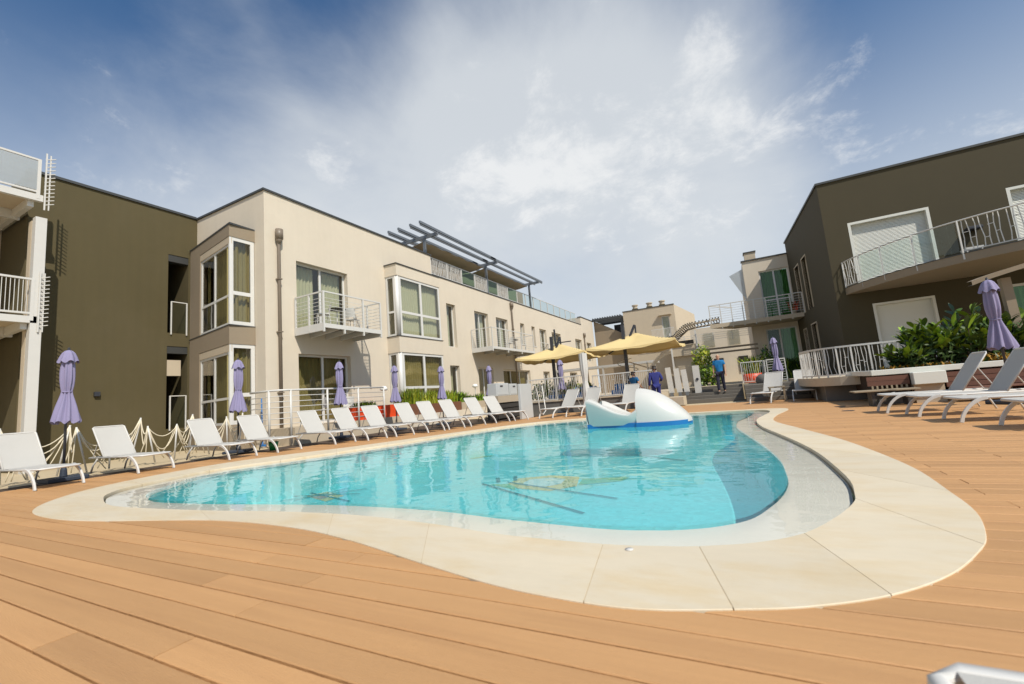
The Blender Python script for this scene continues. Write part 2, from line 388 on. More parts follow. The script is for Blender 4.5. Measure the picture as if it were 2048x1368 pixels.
# plane maps: u along, v up, w outward
def PX(x): return lambda u, v, w: (x + w, u, v)          # facing +X, u = Y
def PY(y): return lambda u, v, w: (u, y - w, v)          # facing -Y, u = X
def PG(a, b):                                            # from a to b, outward = right-hand side of the walk reversed
    a = Vector((a[0], a[1], 0)); b = Vector((b[0], b[1], 0)); d = (b - a).normalized(); n = Vector((d.y, -d.x, 0))
    return lambda u, v, w: tuple(a + d * u + n * w + Vector((0, 0, v)))
def wall(mb, P, u0, u1, v0, v1, holes=(), depth=.25):
    us = sorted({u0, u1, *[h[0] for h in holes], *[h[1] for h in holes]}); vs = sorted({v0, v1, *[h[2] for h in holes], *[h[3] for h in holes]})
    for i in range(len(us) - 1):
        for j in range(len(vs) - 1):
            cu = (us[i] + us[i + 1]) / 2; cv = (vs[j] + vs[j + 1]) / 2
            if any(h[0] < cu < h[1] and h[2] < cv < h[3] for h in holes): continue
            mb.quad(P(us[i], vs[j], 0), P(us[i + 1], vs[j], 0), P(us[i + 1], vs[j + 1], 0), P(us[i], vs[j + 1], 0))
    for a, b, c, d in [h[:4] for h in holes]:
        for (p, q) in (((a, c), (b, c)), ((b, c), (b, d)), ((b, d), (a, d)), ((a, d), (a, c))):
            mb.quad(P(*p, 0), P(*q, 0), P(*q, -depth), P(*p, -depth))
    return mb
def window(parent, P, u0, u1, v0, v1, w, cols=(), rows=(), fw=.07, pane='glass', curtain=None, name='window', fd=.06):
    """frame (part) > panes, curtain"""
    mb = MB(); cs = [u0] + [u0 + (u1 - u0) * c for c in cols] + [u1]; rs = [v0] + [v0 + (v1 - v0) * r for r in rows] + [v1]
    mb.pbox(P, u0, u1, v0, v0 + fw, w - fd, w); mb.pbox(P, u0, u1, v1 - fw, v1, w - fd, w)
    mb.pbox(P, u0, u0 + fw, v0 + fw, v1 - fw, w - fd, w); mb.pbox(P, u1 - fw, u1, v0 + fw, v1 - fw, w - fd, w)
    for c in cs[1:-1]: mb.pbox(P, c - fw * .6, c + fw * .6, v0 + fw, v1 - fw, w - fd + .004, w - .004)
    for r in rs[1:-1]: mb.pbox(P, u0 + fw, u1 - fw, r - fw * .5, r + fw * .5, w - fd + .008, w - .008)
    f = mb.build(name, 'pvc', parent)
    for i in range(len(cs) - 1):
        for j in range(len(rs) - 1):
            MB().pbox(P, cs[i] + .01, cs[i + 1] - .01, rs[j] + .01, rs[j + 1] - .01, w - fd * .55, w - fd * .45).build('pane', pane, f)
    if curtain:
        for (a, b) in curtain[1:]:
            A = u0 + (u1 - u0) * a; B = u0 + (u1 - u0) * b; n = max(8, int((B - A) * 40))
            MB().grid(n, 1, lambda s, t: P(A + (B - A) * s, v0 + .05 + (v1 - v0 - .1) * t, w - .22 + .03 * math.sin(s * (B - A) * 45) + .012 * math.sin(s * 17))).build('curtain', curtain[0], f, smooth=True)
    return f
def slat_shutter(parent, P, u0, u1, v0, v1, w, n, name='shutter'):
    fr = MB(); fw = .09
    fr.pbox(P, u0 - fw, u1 + fw, v1, v1 + fw, w - .1, w + .16); fr.pbox(P, u0 - fw, u0, v0, v1, w - .1, w + .16); fr.pbox(P, u1, u1 + fw, v0, v1, w - .1, w + .16)
    f = fr.build(name, 'shutter', parent); h = (v1 - v0) / n
    base = None
    for i in range(n):
        if base is None:
            base = MB().add([P(u0, v0, w - .06), P(u1, v0, w - .06), P(u1, v0 + .004, w), P(u0, v0 + .004, w), P(u1, v0 + h * .9, w - .016), P(u0, v0 + h * .9, w - .016), P(u1, v0 + h, w - .06), P(u0, v0 + h, w - .06)],
                            [(0, 1, 2, 3), (3, 2, 4, 5), (5, 4, 6, 7)]).build('slat', 'shutter', f)
        else:
            c = base.copy(); COL.objects.link(c); c.location = (0, 0, i * h)
    return f
def railing_bars(mb, P, u0, u1, v0, v1, r=.012, n=6):
    for k in range(n):
        v = v0 + (v1 - v0) * (k + .5) / n
        mb.bar(P(u0, v, 0), P(u1, v, 0), r * 2)
def zigzag(mb, P, u0, u1, v0, v1, rng, pitch=.13, w=.018):
    """irregular puzzle-like bars: each bar kinks at one or two heights, short bridges tie neighbours"""
    n = max(2, int((u1 - u0) / pitch)); us = [u0 + (u1 - u0) * (i + .5) / n for i in range(n)]
    H = v1 - v0; jit = lambda s: rng.uniform(-s, s)
    prev = None
    for i, u in enumerate(us):
        m1 = v0 + H * rng.uniform(.25, .45); m2 = v0 + H * rng.uniform(.55, .8)
        a, b, c, d = (u + jit(pitch * .3) for _ in range(4))
        mb.bar(P(a, v0, 0), P(b, m1, 0), w, w); mb.bar(P(b, m1, 0), P(c, m2, 0), w, w); mb.bar(P(c, m2, 0), P(d, v1, 0), w, w)
        if prev and rng.random() < .8:
            q = rng.choice((m1, m2)); mb.bar(P(prev[0], q, 0), P(b if q == m1 else c, q, 0), w, w)
        prev = (b, c)

# ================================================================== SETTING: ground, deck, pool
POOL = [(-7.5, 2.04, -7.29, 2.61, -7.14, 2.99), (-6.52, 1.91, -6.68, 2.44, -6.72, 2.86), (-5.61, 1.99, -6.15, 2.41, -6.28, 2.82), (-4.28, 2.27, -4.87, 2.49, -5.35, 2.89), (-3.21, 2.28, -3.7, 2.63, -4.25, 3.03), (-2.42, 2.15, -2.88, 2.66, -3.48, 3.1), (-1.66, 1.95, -2.11, 2.59, -2.47, 3.09), (-1.11, 1.82, -1.43, 2.48, -1.74, 2.98), (-0.68, 1.78, -0.79, 2.46, -0.95, 2.9), (-0.42, 1.8, -0.47, 2.5, -0.62, 2.93), (-0.13, 1.89, -0.3, 2.54, -0.41, 2.99), (0.12, 1.99, -0.03, 2.66, -0.22, 3.1), (0.4, 2.17, 0.2, 2.86, -0.05, 3.28), (0.65, 2.43, 0.4, 3.21, 0.07, 3.57), (0.85, 2.75, 0.55, 3.57, 0.18, 3.94), (0.96, 2.99, 0.6, 3.81, 0.25, 4.36), (1.08, 3.43, 0.65, 4.2, 0.27, 4.82), (1.13, 3.93, 0.66, 4.7, 0.27, 5.45), (1.18, 4.74, 0.64, 5.59, 0.18, 6.47), (1.13, 5.68, 0.56, 6.45, 0.03, 7.62), (1.01, 6.75, 0.42, 7.42, -0.09, 8.5), (0.74, 8.15, 0.25, 8.54, -0.16, 9.31), (0.49, 9.55, 0.19, 9.58, -0.13, 10.35), (0.6, 10.82, 0.26, 10.44, 0.03, 11.15), (0.96, 12.47, 0.54, 11.95, 0.22, 12.56), (0.83, 13.1, 0.47, 12.71, 0.14, 12.98), (0.15, 13.25, 0.03, 12.98, -0.21, 13.08), (-1.21, 13.3, -1.19, 13.06, -1.19, 13.01), (-2.76, 13.4, -2.7, 13.14, -2.69, 13.04), (-4.23, 13.35, -4.15, 13.05, -4.09, 12.92), (-5.86, 12.62, -5.68, 12.34, -5.62, 12.24), (-6.93, 10.76, -6.66, 10.34, -6.6, 10.24), (-7.68, 8.95, -7.15, 8.32, -6.98, 8.12), (-8.32, 7.47, -7.63, 6.85, -7.44, 6.68), (-9.1, 6.35, -8.15, 5.6, -7.95, 5.46), (-9.5, 5.39, -8.57, 4.71, -8.27, 4.85), (-9.45, 4.31, -8.45, 3.85, -8.2, 4.15), (-9.02, 3.18, -8.21, 3.21, -7.8, 3.57), (-8.34, 2.48, -7.8, 2.83, -7.48, 3.21)]
def catmull(pts, per=5):
    n = len(pts); out = []
    for i in range(n):
        p0, p1, p2, p3 = (Vector(pts[(i + k - 1) % n]) for k in range(4))
        for j in range(per):
            t = j / per
            out.append(.5 * ((2 * p1) + (-p0 + p2) * t + (2 * p0 - 5 * p1 + 4 * p2 - p3) * t * t + (-p0 + 3 * p1 - 3 * p2 + p3) * t ** 3))
    return out
PER = 5
LO = catmull([(p[0], p[1]) for p in POOL], PER); LI = catmull([(p[2], p[3]) for p in POOL], PER); LT = catmull([(p[4], p[5]) for p in POOL], PER)
NL = len(LO)
def inset(o, i, k): return [a.lerp(b, k) for a, b in zip(o, i)]
LR = [b + (t - b).normalized() * .022 for b, t in zip(LI, LT)]
def loopband(mb, A, za, B, zb):
    n = len(A)
    return mb.add([(p.x, p.y, za) for p in A] + [(p.x, p.y, zb) for p in B], [(i, (i + 1) % n, n + (i + 1) % n, n + i) for i in range(n)])
def inside(poly, x, y):
    c = False; n = len(poly)
    for i in range(n):
        a = poly[i]; b = poly[i - 1]
        if (a.y > y) != (b.y > y) and x < (b.x - a.x) * (y - a.y) / (b.y - a.y) + a.x: c = not c
    return c
# ground sheet round a hole for the pool
g = MB(); big = 160
mid = inset(LO, LI, .45)
cx = sum(p.x for p in mid) / NL; cy = sum(p.y for p in mid) / NL
ring = [Vector((cx + (p.x - cx) / max(abs(p.x - cx), abs(p.y - cy), 1e-6) * big, cy + (p.y - cy) / max(abs(p.x - cx), abs(p.y - cy), 1e-6) * big)) for p in mid]
loopband(g, ring, -.05, mid, -.05)
tag(g.build('ground', 'paving'), kind='structure')

# timber deck: rows of boards along X, clipped to the edge of the coping
PITCH, GAP, Y0 = .1572, .010, .126 - .1572 * 14
deck = bpy.data.objects.new('pool_deck', None); COL.objects.link(deck); deck.location = (0, 0, 0); tag(deck, kind='structure')
ded = MB()
clip = inset(LO, LI, .5)
def xspan(y0, y1):
    xs = []
    for k in range(7):
        y = y0 + (y1 - y0) * k / 6
        for i in range(NL):
            a = clip[i]; b = clip[i - 1]
            if (a.y > y) != (b.y > y): xs.append((b.x - a.x) * (y - a.y) / (b.y - a.y) + a.x)
    return (min(xs), max(xs)) if xs else None
def west(y): return -11.05 if y < 6.6 else (-11.05 + min(1, (y - 6.6) / 9) * 3.9)
def east(y): return 7.2 if y < 12.2 else 6.0
pieces = []
ring2 = []
for p in mid:
    dx, dy = p.x - cx, p.y - cy; k_ = min(((7.4 if dx > 0 else -12.2) - cx) / dx if abs(dx) > 1e-6 else 1e9, ((17.6 if dy > 0 else -2.4) - cy) / dy if abs(dy) > 1e-6 else 1e9)
    ring2.append(Vector((cx + dx * k_, cy + dy * k_)))
rnd = random.Random(3)
k = 0
while True:
    y0 = Y0 + k * PITCH; y1 = y0 + PITCH - GAP; k += 1
    if y0 > 17.4: break
    sp = xspan(y0, y1)
    # the coping loop has a waist: rows may cross the pool twice
    runs = []
    if sp is None: runs = [(west(y0), east(y0))]
    else:
        cuts = set()
        inn = []
        for i in range(400):
            x = -12 + i * .05
            c = any(inside(clip, x, y0 + (y1 - y0) * q / 4) for q in range(5)); inn.append(c)
        x0 = west(y0); cur = x0
        i = 0
        while i < 400:
            if inn[i]:
                j = i
                while j < 400 and inn[j]: j += 1
                a = -12 + i * .05 - .02; b = -12 + (j - 1) * .05 + .02
                if a > cur: runs.append((cur, a))
                cur = max(cur, b); i = j
            else: i += 1
        runs.append((cur, east(y0)))
    ph = (-2.7 if k % 2 else -2.1) + rnd.uniform(-.02, .02)
    for a, b in runs:
        xs = [a] + sorted(x for x in (ph + 4.0 * q for q in range(-5, 6)) if a + .05 < x < b - .05) + [b]
        for i in range(len(xs) - 1):
            pieces.append((xs[i] + (.0025 if i else 0), xs[i + 1] - (.0025 if i < len(xs) - 2 else 0), y0, y1))
pieces.sort(key=lambda p: (max(0, p[2]) ** 2 + min(abs(p[0]), abs(p[1]), abs(p[0] + p[1]) / 2) ** 2) + (400 if p[3] < .45 else 0))
rest = MB()
def plank(mb, x0, x1, y0, y1, dz=0.):
    e = .004; vs = []
    for x in (x0, x1):
        vs += [(x, y0, -.03), (x, y1, -.03), (x, y1, -e + dz), (x, y1 - e, dz), (x, y0 + e, dz), (x, y0, -e + dz)]
    fs = [(0, 1, 2, 3, 4, 5)[::-1], (6, 7, 8, 9, 10, 11)] + [(i, (i + 1) % 6, 6 + (i + 1) % 6, 6 + i) for i in range(6)]
    mb.add(vs, fs)
for i, p in enumerate(pieces):
    if i < 300:
        m = MB(); plank(m, *p, dz=rnd.uniform(-.0012, .0012)); m.build('deck_board', 'deck', deck)
    else: plank(rest, *p)
tag(rest.build('deck_boards', 'deck', deck), kind='stuff')
u_ = MB(); loopband(u_, ring2, -.04, mid, -.04); u_.build('gap_shade_sheet', 'underdeck', deck)  # flat dark sheet added so the board gaps read as shade

# coping stones, overflow slot, wet rim, basin, water
coping = bpy.data.objects.new('pool_coping', None); COL.objects.link(coping); tag(coping, kind='structure')
joints = sorted({int(PER * x) for x in (1.2, 3.1, 4.6, 6.1, 8.0, 10.0, 12.0, 14.4, 17.0, 18.6, 20.2, 21.8, 23.4, 25.6, 27, 28, 29, 30.0, 30.8, 31.6, 32.4, 33.2, 34, 35.2, 36.6, 38)})
CZ = .007
for a, b in zip(joints, joints[1:] + [joints[0] + NL]):
    m = MB(); idx = [i % NL for i in range(a, b + 1)]; n = len(idx)
    O = [LO[i].copy() for i in idx]; I = [LI[i].copy() for i in idx]
    for L_ in (O, I):                                                   # 6 mm joint
        L_[0] = L_[0].lerp(L_[1], .0025 / max(.004, (L_[1] - L_[0]).length)); L_[-1] = L_[-1].lerp(L_[-2], .0025 / max(.004, (L_[-2] - L_[-1]).length))
    e = .003; rows = []
    for o, i in zip(O, I):
        d = (i - o).normalized()
        rows.append([(o.x, o.y, -.04), (o.x, o.y, CZ - e), (*(o + d * e), CZ), (*(i - d * e), CZ), (i.x, i.y, CZ - e), (i.x, i.y, -.10)])
    vs = [p for r in rows for p in r]
    fs = [(r * 6 + k, r * 6 + k + 1, r * 6 + 7 + k, r * 6 + 6 + k) for r in range(n - 1) for k in range(5)] + [tuple(range(6)), tuple((n - 1) * 6 + k for k in range(6))[::-1]]
    m.add(vs, fs).build('coping_stone', 'coping', coping)
m = MB(); loopband(m, inset(LO, LI, .02), CZ - .0015, inset(LO, LI, .98), CZ - .0015); m.build('joint_mortar', 'mortar', coping)
m = MB(); loopband(m, [a.lerp(b, -.05) for a, b in zip(LI, LR)], -.10, LR, -.10); m.build('overflow_channel', 'slot', coping)
m = MB(); loopband(m, LR, -.09, LR, -.034); loopband(m, LR, -.034, LT, -.052); loopband(m, LT, -.052, inset(LT, [Vector((cx, cy))] * NL, .006), -.075)
tag(m.build('pool_rim', 'rim', smooth=False), kind='structure')
BZ = -.70
m = MB(); loopband(m, LT, -.053, LT, BZ); m.add([(p.x, p.y, BZ) for p in LT], [tuple(range(NL))])
basin = m.build('pool_basin', 'mosaic'); tag(basin, kind='structure')
def patch(poly, mat, z, name='mosaic_inlay'):
    MB().add([(x, y, z) for x, y in poly], [tuple(range(len(poly)))]).build(name, mat, basin)
def strip(p, q, w, mat, z):
    p = Vector(p); q = Vector(q); d = (q - p).normalized(); n = Vector((-d.y, d.x)) * w / 2
    patch([p - n, q - n, q + n, p + n], mat, z)
q = BZ + .006
for mat, poly in (('mosaic_yellow', [(-3.22, 5.8), (-3.24, 6.2), (-2.8, 6.46), (-2.3, 6.36), (-2.13, 5.75), (-2.4, 5.43), (-2.92, 5.53)]),
                  ('mosaic_green', [(-3.5, 5.72), (-3.25, 5.62), (-2.92, 5.44), (-3.0, 5.62), (-3.22, 5.8)]), ('mosaic_green', [(-2.13, 5.8), (-1.6, 6.1), (-1.55, 6.4), (-2.2, 6.2)]),
                  ('mosaic_yellow', [(-6.25, 4.7), (-6.1, 5.0), (-5.5, 4.8), (-5.48, 4.45)]), ('mosaic_red', [(-6.0, 4.62), (-5.9, 4.8), (-5.68, 4.7), (-5.7, 4.55)]),
                  ('mosaic_red', [(-7.1, 7.6), (-6.9, 8.05), (-6.4, 8.35), (-5.9, 8.0), (-6.4, 7.5)]), ('mosaic_yellow', [(-6.2, 9.9), (-5.6, 10.6), (-4.9, 10.3), (-5.5, 9.6)]),
                  ('mosaic_green', [(-5.9, 8.0), (-5.3, 8.2), (-5.0, 8.6), (-5.7, 8.5)])):
    patch([(x * 1.225, y * 1.225) for x, y in poly], mat, q + (.003 if mat != 'mosaic_yellow' else 0))
patch([(x * 1.225, y * 1.225) for x, y in [(-3.0, 5.86), (-3.0, 6.1), (-2.75, 6.25), (-2.45, 6.18), (-2.4, 5.85), (-2.55, 5.66), (-2.85, 5.68)]], 'mosaic_white', q + .006)
for a, b, w in (((-3.64, 5.76), (-1.61, 4.48), .07), ((-3.29, 5.9), (-1.42, 5.13), .06), ((-3.43, 5.89), (-3.62, 6.2), .1), ((-3.2, 6.0), (-3.36, 6.32), .1), ((-6.8, 4.53), (-5.31, 4.93), .06), ((-6.34, 4.34), (-5.5, 5.25), .06),
                ((-6.63, 4.95), (-5.06, 4.51), .06), ((-6.1, 4.4), (-5.9, 5.25), .05), ((-4.5, 9.4), (-3.1, 10.3), .08), ((-2.48, 8.78), (-.95, 7.71), .07), ((-6.6, 8.66), (-5.2, 9.4), .09)):
    strip((a[0] * 1.225, a[1] * 1.225), (b[0] * 1.225, b[1] * 1.225), w * .75, 'mosaic_dark', q + .010)
m = MB(); m.add([(p.x, p.y, -.028) for p in LT], [tuple(range(NL))])
tag(m.build('pool_water', 'water'), kind='structure')
m = MB(); loopband(m, LR, -.028, LT, -.028); tag(m.build('rim_water', 'film'), kind='structure')

# ================================================================== LEFT: cream apartment block
FX = -13.3; ZR = 8.43; ZT = 7.42; F1 = 3.78; F0 = .5
cream = thing('apartment_block', (FX, 8.68, 0), 'long cream rendered apartment block with bay windows and balconies behind the sun lounger row', 'building')
P = PX(FX)
open_hi = [(9.84, 12.11, F1, 6.26), (18.73, 19.56, 3.75, 6.11), (21.51, 23.1, F1, 6.08), (24.09, 25.69, F1, 6.02), (27.59, 28.26, 4.5, 6.03), (29.51, 30.1, 4.5, 6.0), (30.97, 32.32, F1, 5.97), (33.48, 35.57, F1, 5.93), (39.38, 41.3, F1, 5.85), (42.87, 44.47, F1, 5.74)]
open_lo = [(9.86, 12.13, F0, 2.94), (18.73, 19.6, F0, 2.76), (21.51, 23.24, F0, 2.71), (24.54, 28.6, F0, 2.64), (31, 32.3, F0, 2.6), (33.5, 35.5, F0, 2.6), (37, 39, F0, 2.6), (41, 43, F0, 2.6)]
bayh = [(14.5, 17.0, 3.85, 6.5), (14.5, 17.0, .6, 3.15)]
w = MB()
wall(w, P, 8.68, 17.6, -.05, ZR, [h for h in open_hi + open_lo + bayh if h[1] < 17.6], .27)
wall(w, P, 17.6, 41.6, -.05, ZT, [h for h in open_hi + open_lo if 17.6 < h[0] and h[1] < 41.6], .27)
wall(w, P, 41.6, 45.6, -.05, 8.22, [h for h in open_hi + open_lo if h[0] > 41.6], .27)
w.quad((FX, 17.6, ZT), (FX, 17.6, ZR), (-19, 17.6, ZR), (-19, 17.6, ZT))
w.quad((FX, 41.6, ZT), (FX, 41.6, 8.22), (-19, 41.6, 8.22), (-19, 41.6, ZT))
w.quad((FX, 45.6, -.05), (FX, 45.6, 8.22), (-19, 45.6, 8.22), (-19, 45.6, -.05))
w.quad((-19, 8.68, -.05), (-19, 45.6, -.05), (-19, 45.6, ZR), (-19, 8.68, ZR))
PS = PY(8.68)
wall(w, PS, -17.3, FX, -.05, ZR, [(-16.9, -13.85, .7, 3.2), (-16.9, -13.85, 3.85, 6.6)], .2)
w.build('wall', 'cream', cream)
# floors, ceilings and room partitions seen through the glass
m = MB()
for z in (F0 - .02, F1 - .3, F1 - .02, 7.0): m.box(-18.9, FX - .32, 8.95, 45.4, z - .02, z)
m.box(-16.4, -16.3, 8.95, 45.4, F0, 7.0)
for y in (9.3, 13.3, 14.3, 17.3, 18.3, 20.4, 24, 29, 33, 37, 41.8): m.box(-16.3, FX - .34, y, y + .08, F0, 7.0)
m.build('room', 'interior', cream)
MB().box(-18.98, FX - .3, 8.95, 17.58, ZR - .3, ZR - .25).box(-18.98, FX - .3, 17.62, 41.55, ZT - .2, ZT - .12).box(-18.98, FX - .3, 41.65, 45.55, 8, 8.05).build('roof', 'concrete', cream)
e = MB()
e.box(FX - .3, FX + .05, 8.63, 17.65, ZR, ZR + .07).box(-17.35, FX - .3, 8.63, 8.98, ZR, ZR + .07)
e.box(FX - .3, FX + .04, 17.65, 41.55, ZT, ZT + .05).box(FX - .3, FX + .05, 41.55, 45.65, 8.22, 8.29)
e.build('roof_edge', 'edge', cream)
cg = ('curtain', (0.02, .3), (.72, .98))
for (a, b, c, d) in open_hi + open_lo:
    wide = b - a
    if wide > 3: cols = (.33, .66)
    elif wide > 1.2: cols = (.5,)
    else: cols = ()
    window(cream, P, a, b, c, d, -.2, cols, (), .07, curtain=(('curtain_olive', (.02, .98)) if c < 2 else ('curtain', (.03, .45), (.6, .97))) if wide > 1.2 else ('curtain', (.1, .9)))
    if c > 4: MB().pbox(P, a - .05, b + .05, c - .05, c, -.2, .04).build('sill', 'pvc', cream)
# projecting bay on the sunny front
BX = -12.62; y0, y1 = 14.2, 17.3
b = MB()
for z0, z1 in ((-.05, .6), (3.15, 3.85), (6.55, 7.06)):
    MB().box(FX + .002, BX, y0, y1, z0, z1).build('bay_wall', 'cream', cream)
MB().box(FX + .004, BX + .04, y0 - .04, y1 + .04, 7.06, 7.10).build('bay_edge', 'edge', cream); MB().box(FX + .004, BX + .03, y0 - .03, y1 + .03, 3.85, 3.875).build('bay_edge', 'edge', cream)
for z0, z1 in ((.6, 3.15), (3.876, 6.55)):
    window(cream, PX(BX), y0 + .18, y1 - .02, z0, z1, -.03, (.5,), (.40,), .11, curtain=('curtain_olive', (.03, .97)) if z0 < 1 else ('curtain', (.03, .97)), name='bay_window')
    window(cream, lambda u, v, w_: (u, y0 - w_, v), FX + .02, BX - .16, z0, z1, -.03, (), (.40,), .09, curtain=('curtain_olive', (.05, .95)), name='bay_side_window')
    MB().lathe([(.1, z0), (.1, z1)], 12, (BX - .11, y0 + .11)).build('bay_post', 'pvc', cream, smooth=True)
    MB().box(FX + .02, BX - .02, y1 - .03, y1 - .003, z0, z1).build('bay_flank', 'cream', cream)
# corner bay of the south end, splayed
A = (-17.2, 8.41); Bc = (-13.83, 7.86); PF = PG(A, Bc); LF = (Vector(Bc) - Vector(A)).length
PR = PG(Bc, (-13.80, 8.68)); LRr = .82
poly = [A, Bc, (-13.80, 8.682), (-17.2, 8.682)]
for z0, z1, mat in ((-.05, .72, 'taupe'), (3.22, 3.80, 'taupe'), (6.72, 7.10, 'taupe')):
    MB().prism(poly, z0, z1).build('corner_bay_band', mat, cream)
def grow(pl, k): 
    c = Vector((-15.5, 8.5)); return [tuple(Vector(p) + (Vector(p) - c).normalized() * k) if p[1] < 8.6 else p for p in pl]
MB().prism(grow(poly, .06), 7.10, 7.16).build('corner_bay_edge', 'edge', cream); MB().prism(grow(poly, .05), 3.80, 3.835).build('corner_bay_edge', 'edge', cream)
for z0, z1 in ((.72, 3.22), (3.836, 6.72)):
    MB().pbox(PF, .01, .95, z0, z1, -.2, 0).build('corner_bay_pier', 'taupe', cream)
    bx = MB().pbox(PF, .96, LF - .03, z1 - .24, z1 - .01, -.1, -.01).build('roller_box', 'taupe' if z0 < 0 else 'beige', cream)
    window(cream, PF, .96, LF - .02, z0, z1 - .24, -.03, (.49,), (.36,), .075, curtain=('curtain_olive', (.02, .10), (.30, .98)), name='corner_bay_window')
    window(cream, PR, .02, LRr - .02, z0, z1, -.02, (), (.36,), .12, curtain=('curtain_olive', (.05, .95)), name='corner_bay_side_window')
# rain pipes with hoppers
for y, zt, g_ in ((9.13, 7.15, 1), (26.25, 7.3, 1), (42.0, 6.6, .8)):
    p = MB().tube([(FX + .10, y, .4), (FX + .10, y, zt - .5), (FX + .10, y, zt - .45)], .055, 10).lathe([(.055, zt - .5), (.10, zt - .38), (.10, zt - .34), (.125, zt - .34), (.125, zt), (.10, zt)], 14, (FX + .13, y)).build('rain_pipe', 'pipe', cream, smooth=True)
    for z in (1.6, 3.6, 5.4): MB().box(FX + .003, FX + .17, y - .07, y + .07, z, z + .04).build('bracket', 'pipe', p)

def balcony(y0, y1, x1, zf, name='balcony'):
    """slab on white cantilever beams (part) > railing"""
    s = MB().box(FX + .003, x1 - .06, y0 + .04, y1 - .04, zf - .04, zf)
    o = s.build(name, 'concrete', cream)
    f = MB(); f.box(FX + .003, x1, y0 - .0, y0 + .06, zf - .24, zf + .02); f.box(x1 - .06, x1, y0 + .06, y1 - .06, zf - .14, zf + .004); f.box(FX + .003, x1, y1 - .06, y1, zf - .24, zf + .02)
    n = 4
    for k in range(1, n): 
        y = y0 + (y1 - y0) * k / n
        f.add([(FX + .003, y - .04, zf - .26), (x1 - .07, y - .04, zf - .16), (x1 - .07, y - .04, zf - .042), (FX + .003, y - .04, zf - .042), (FX + .003, y + .04, zf - .26), (x1 - .07, y + .04, zf - .16), (x1 - .07, y + .04, zf - .042), (FX + .003, y + .04, zf - .042)],
              ((0, 1, 2, 3), (4, 7, 6, 5), (0, 4, 5, 1), (1, 5, 6, 2), (2, 6, 7, 3), (3, 7, 4, 0)))
    f.build('balcony_beam', 'white', o)
    r = MB(); zt = zf + 1.08; xe = x1 - .02
    pts = [(FX + .03, y0 + .02), (xe, y0 + .02), (xe, y1 - .02), (FX + .03, y1 - .02)]
    for a, b in zip(pts, pts[1:]):
        r.bar((*a, zt), (*b, zt), .045, .045)
        for k in range(7): r.bar((*a, zf + .12 + k * .125), (*b, zf + .12 + k * .125), .012)
    for y in [y0 + (y1 - y0) * t for t in (0.01, .33, .66, .99)]: r.bar((xe, y, zf - .28), (xe, y, zt), .055)
    for x in (FX + .06, FX + .75):
        r.bar((x, y0 + .02, zf - .2), (x, y0 + .02, zt), .05); r.bar((x, y1 - .02, zf - .2), (x, y1 - .02, zt), .05)
    r.build('balcony_railing', 'white', o)
balcony(9.72, 12.36, -11.83, F1)
balcony(20.95, 26.6, -11.9, F1 - .02)
# French balconies further along
for a, b in ((30.97, 32.32), (33.48, 35.57)):
    r = MB(); r.bar((FX + .05, a - .1, 4.85), (FX + .05, b + .1, 4.85), .04)
    for k in range(6): r.bar((FX + .05, a - .1, 3.95 + k * .14), (FX + .05, b + .1, 3.95 + k * .14), .012)
    for y in (a - .1, b + .1): r.bar((FX + .05, y, 3.8), (FX + .05, y, 4.87), .04)
    r.build('window_guard', 'white', cream)
# roof terrace railing: white posts, patterned and glass infill
rg = random.Random(5)
ys = [17.75 + i * 1.42 for i in range(17)]
for i in range(16):
    a, b = ys[i], ys[i + 1]; Pq = PX(-13.42)
    fr = MB(); fr.bar((-13.42, a, ZT + .05), (-13.42, a, ZT + 1.02), .06); fr.bar((-13.42, a + .03, ZT + 1.0), (-13.42, b - .03, ZT + 1.0), .04)
    fr.bar((-13.42, a + .03, ZT + .14), (-13.42, b - .03, ZT + .14), .03)
    if i in (0, 1, 3, 5):
        zigzag(fr, Pq, a + .08, b - .08, ZT + .15, ZT + .99, rg, .1, .026)
        o = fr.build('terrace_railing', 'white', cream)
    else:
        o = fr.build('terrace_railing', 'white', cream)
        MB().pbox(Pq, a + .08, b - .08, ZT + .17, ZT + .97, -.006, .006).build('glass_panel', 'green_glass' if i in (2, 4, 6) else 'rail_glass', o)
MB().box(-18.6, -15.9, 17.62, 34, ZT - .1, ZT + 2.35).build('penthouse_wall', 'taupe', cream)
MB().box(-18.6, -15.7, 36, 41.58, ZT - .1, 8.6).build('penthouse_wall', 'cream', cream)
# steel pergola on the terrace
perg = thing('roof_pergola', (-14, 17.3, ZT), 'grey steel pergola with long sun bars on the cream roof terrace', 'pergola')
for y in (17.35, 23.5, 30.0):
    MB().bar((-13.42, y, ZT + .06), (-13.42, y, 9.34), .10, .14).build('post', 'steel', perg)
    MB().bar((-12.55, y, 9.38), (-15.6, y, 9.38), .08, .18).build('rafter', 'steel', perg)
for x in (-12.6, -13.2, -13.95, -14.6):
    for a, b in ((16.0, 23.35), (22.75, 30.7)):
        MB().bar((x, a, 9.56 if a < 20 else 9.5), (x, b, 9.52), .09, .12).bar((x, a + .02, 9.43), (x, b, 9.41), .05, .05).build('sun_bar', 'steel', perg)
for a, b in ((17.4, 23.45), (23.55, 29.95)):
    MB().grid(16, 8, lambda s, t: (-13.55 - 2.1 * t, a + (b - a) * s, 9.2 - .12 * math.sin(t * PI) - .03 * math.sin(s * 30))).build('shade_cloth', 'beige', perg, smooth=True)
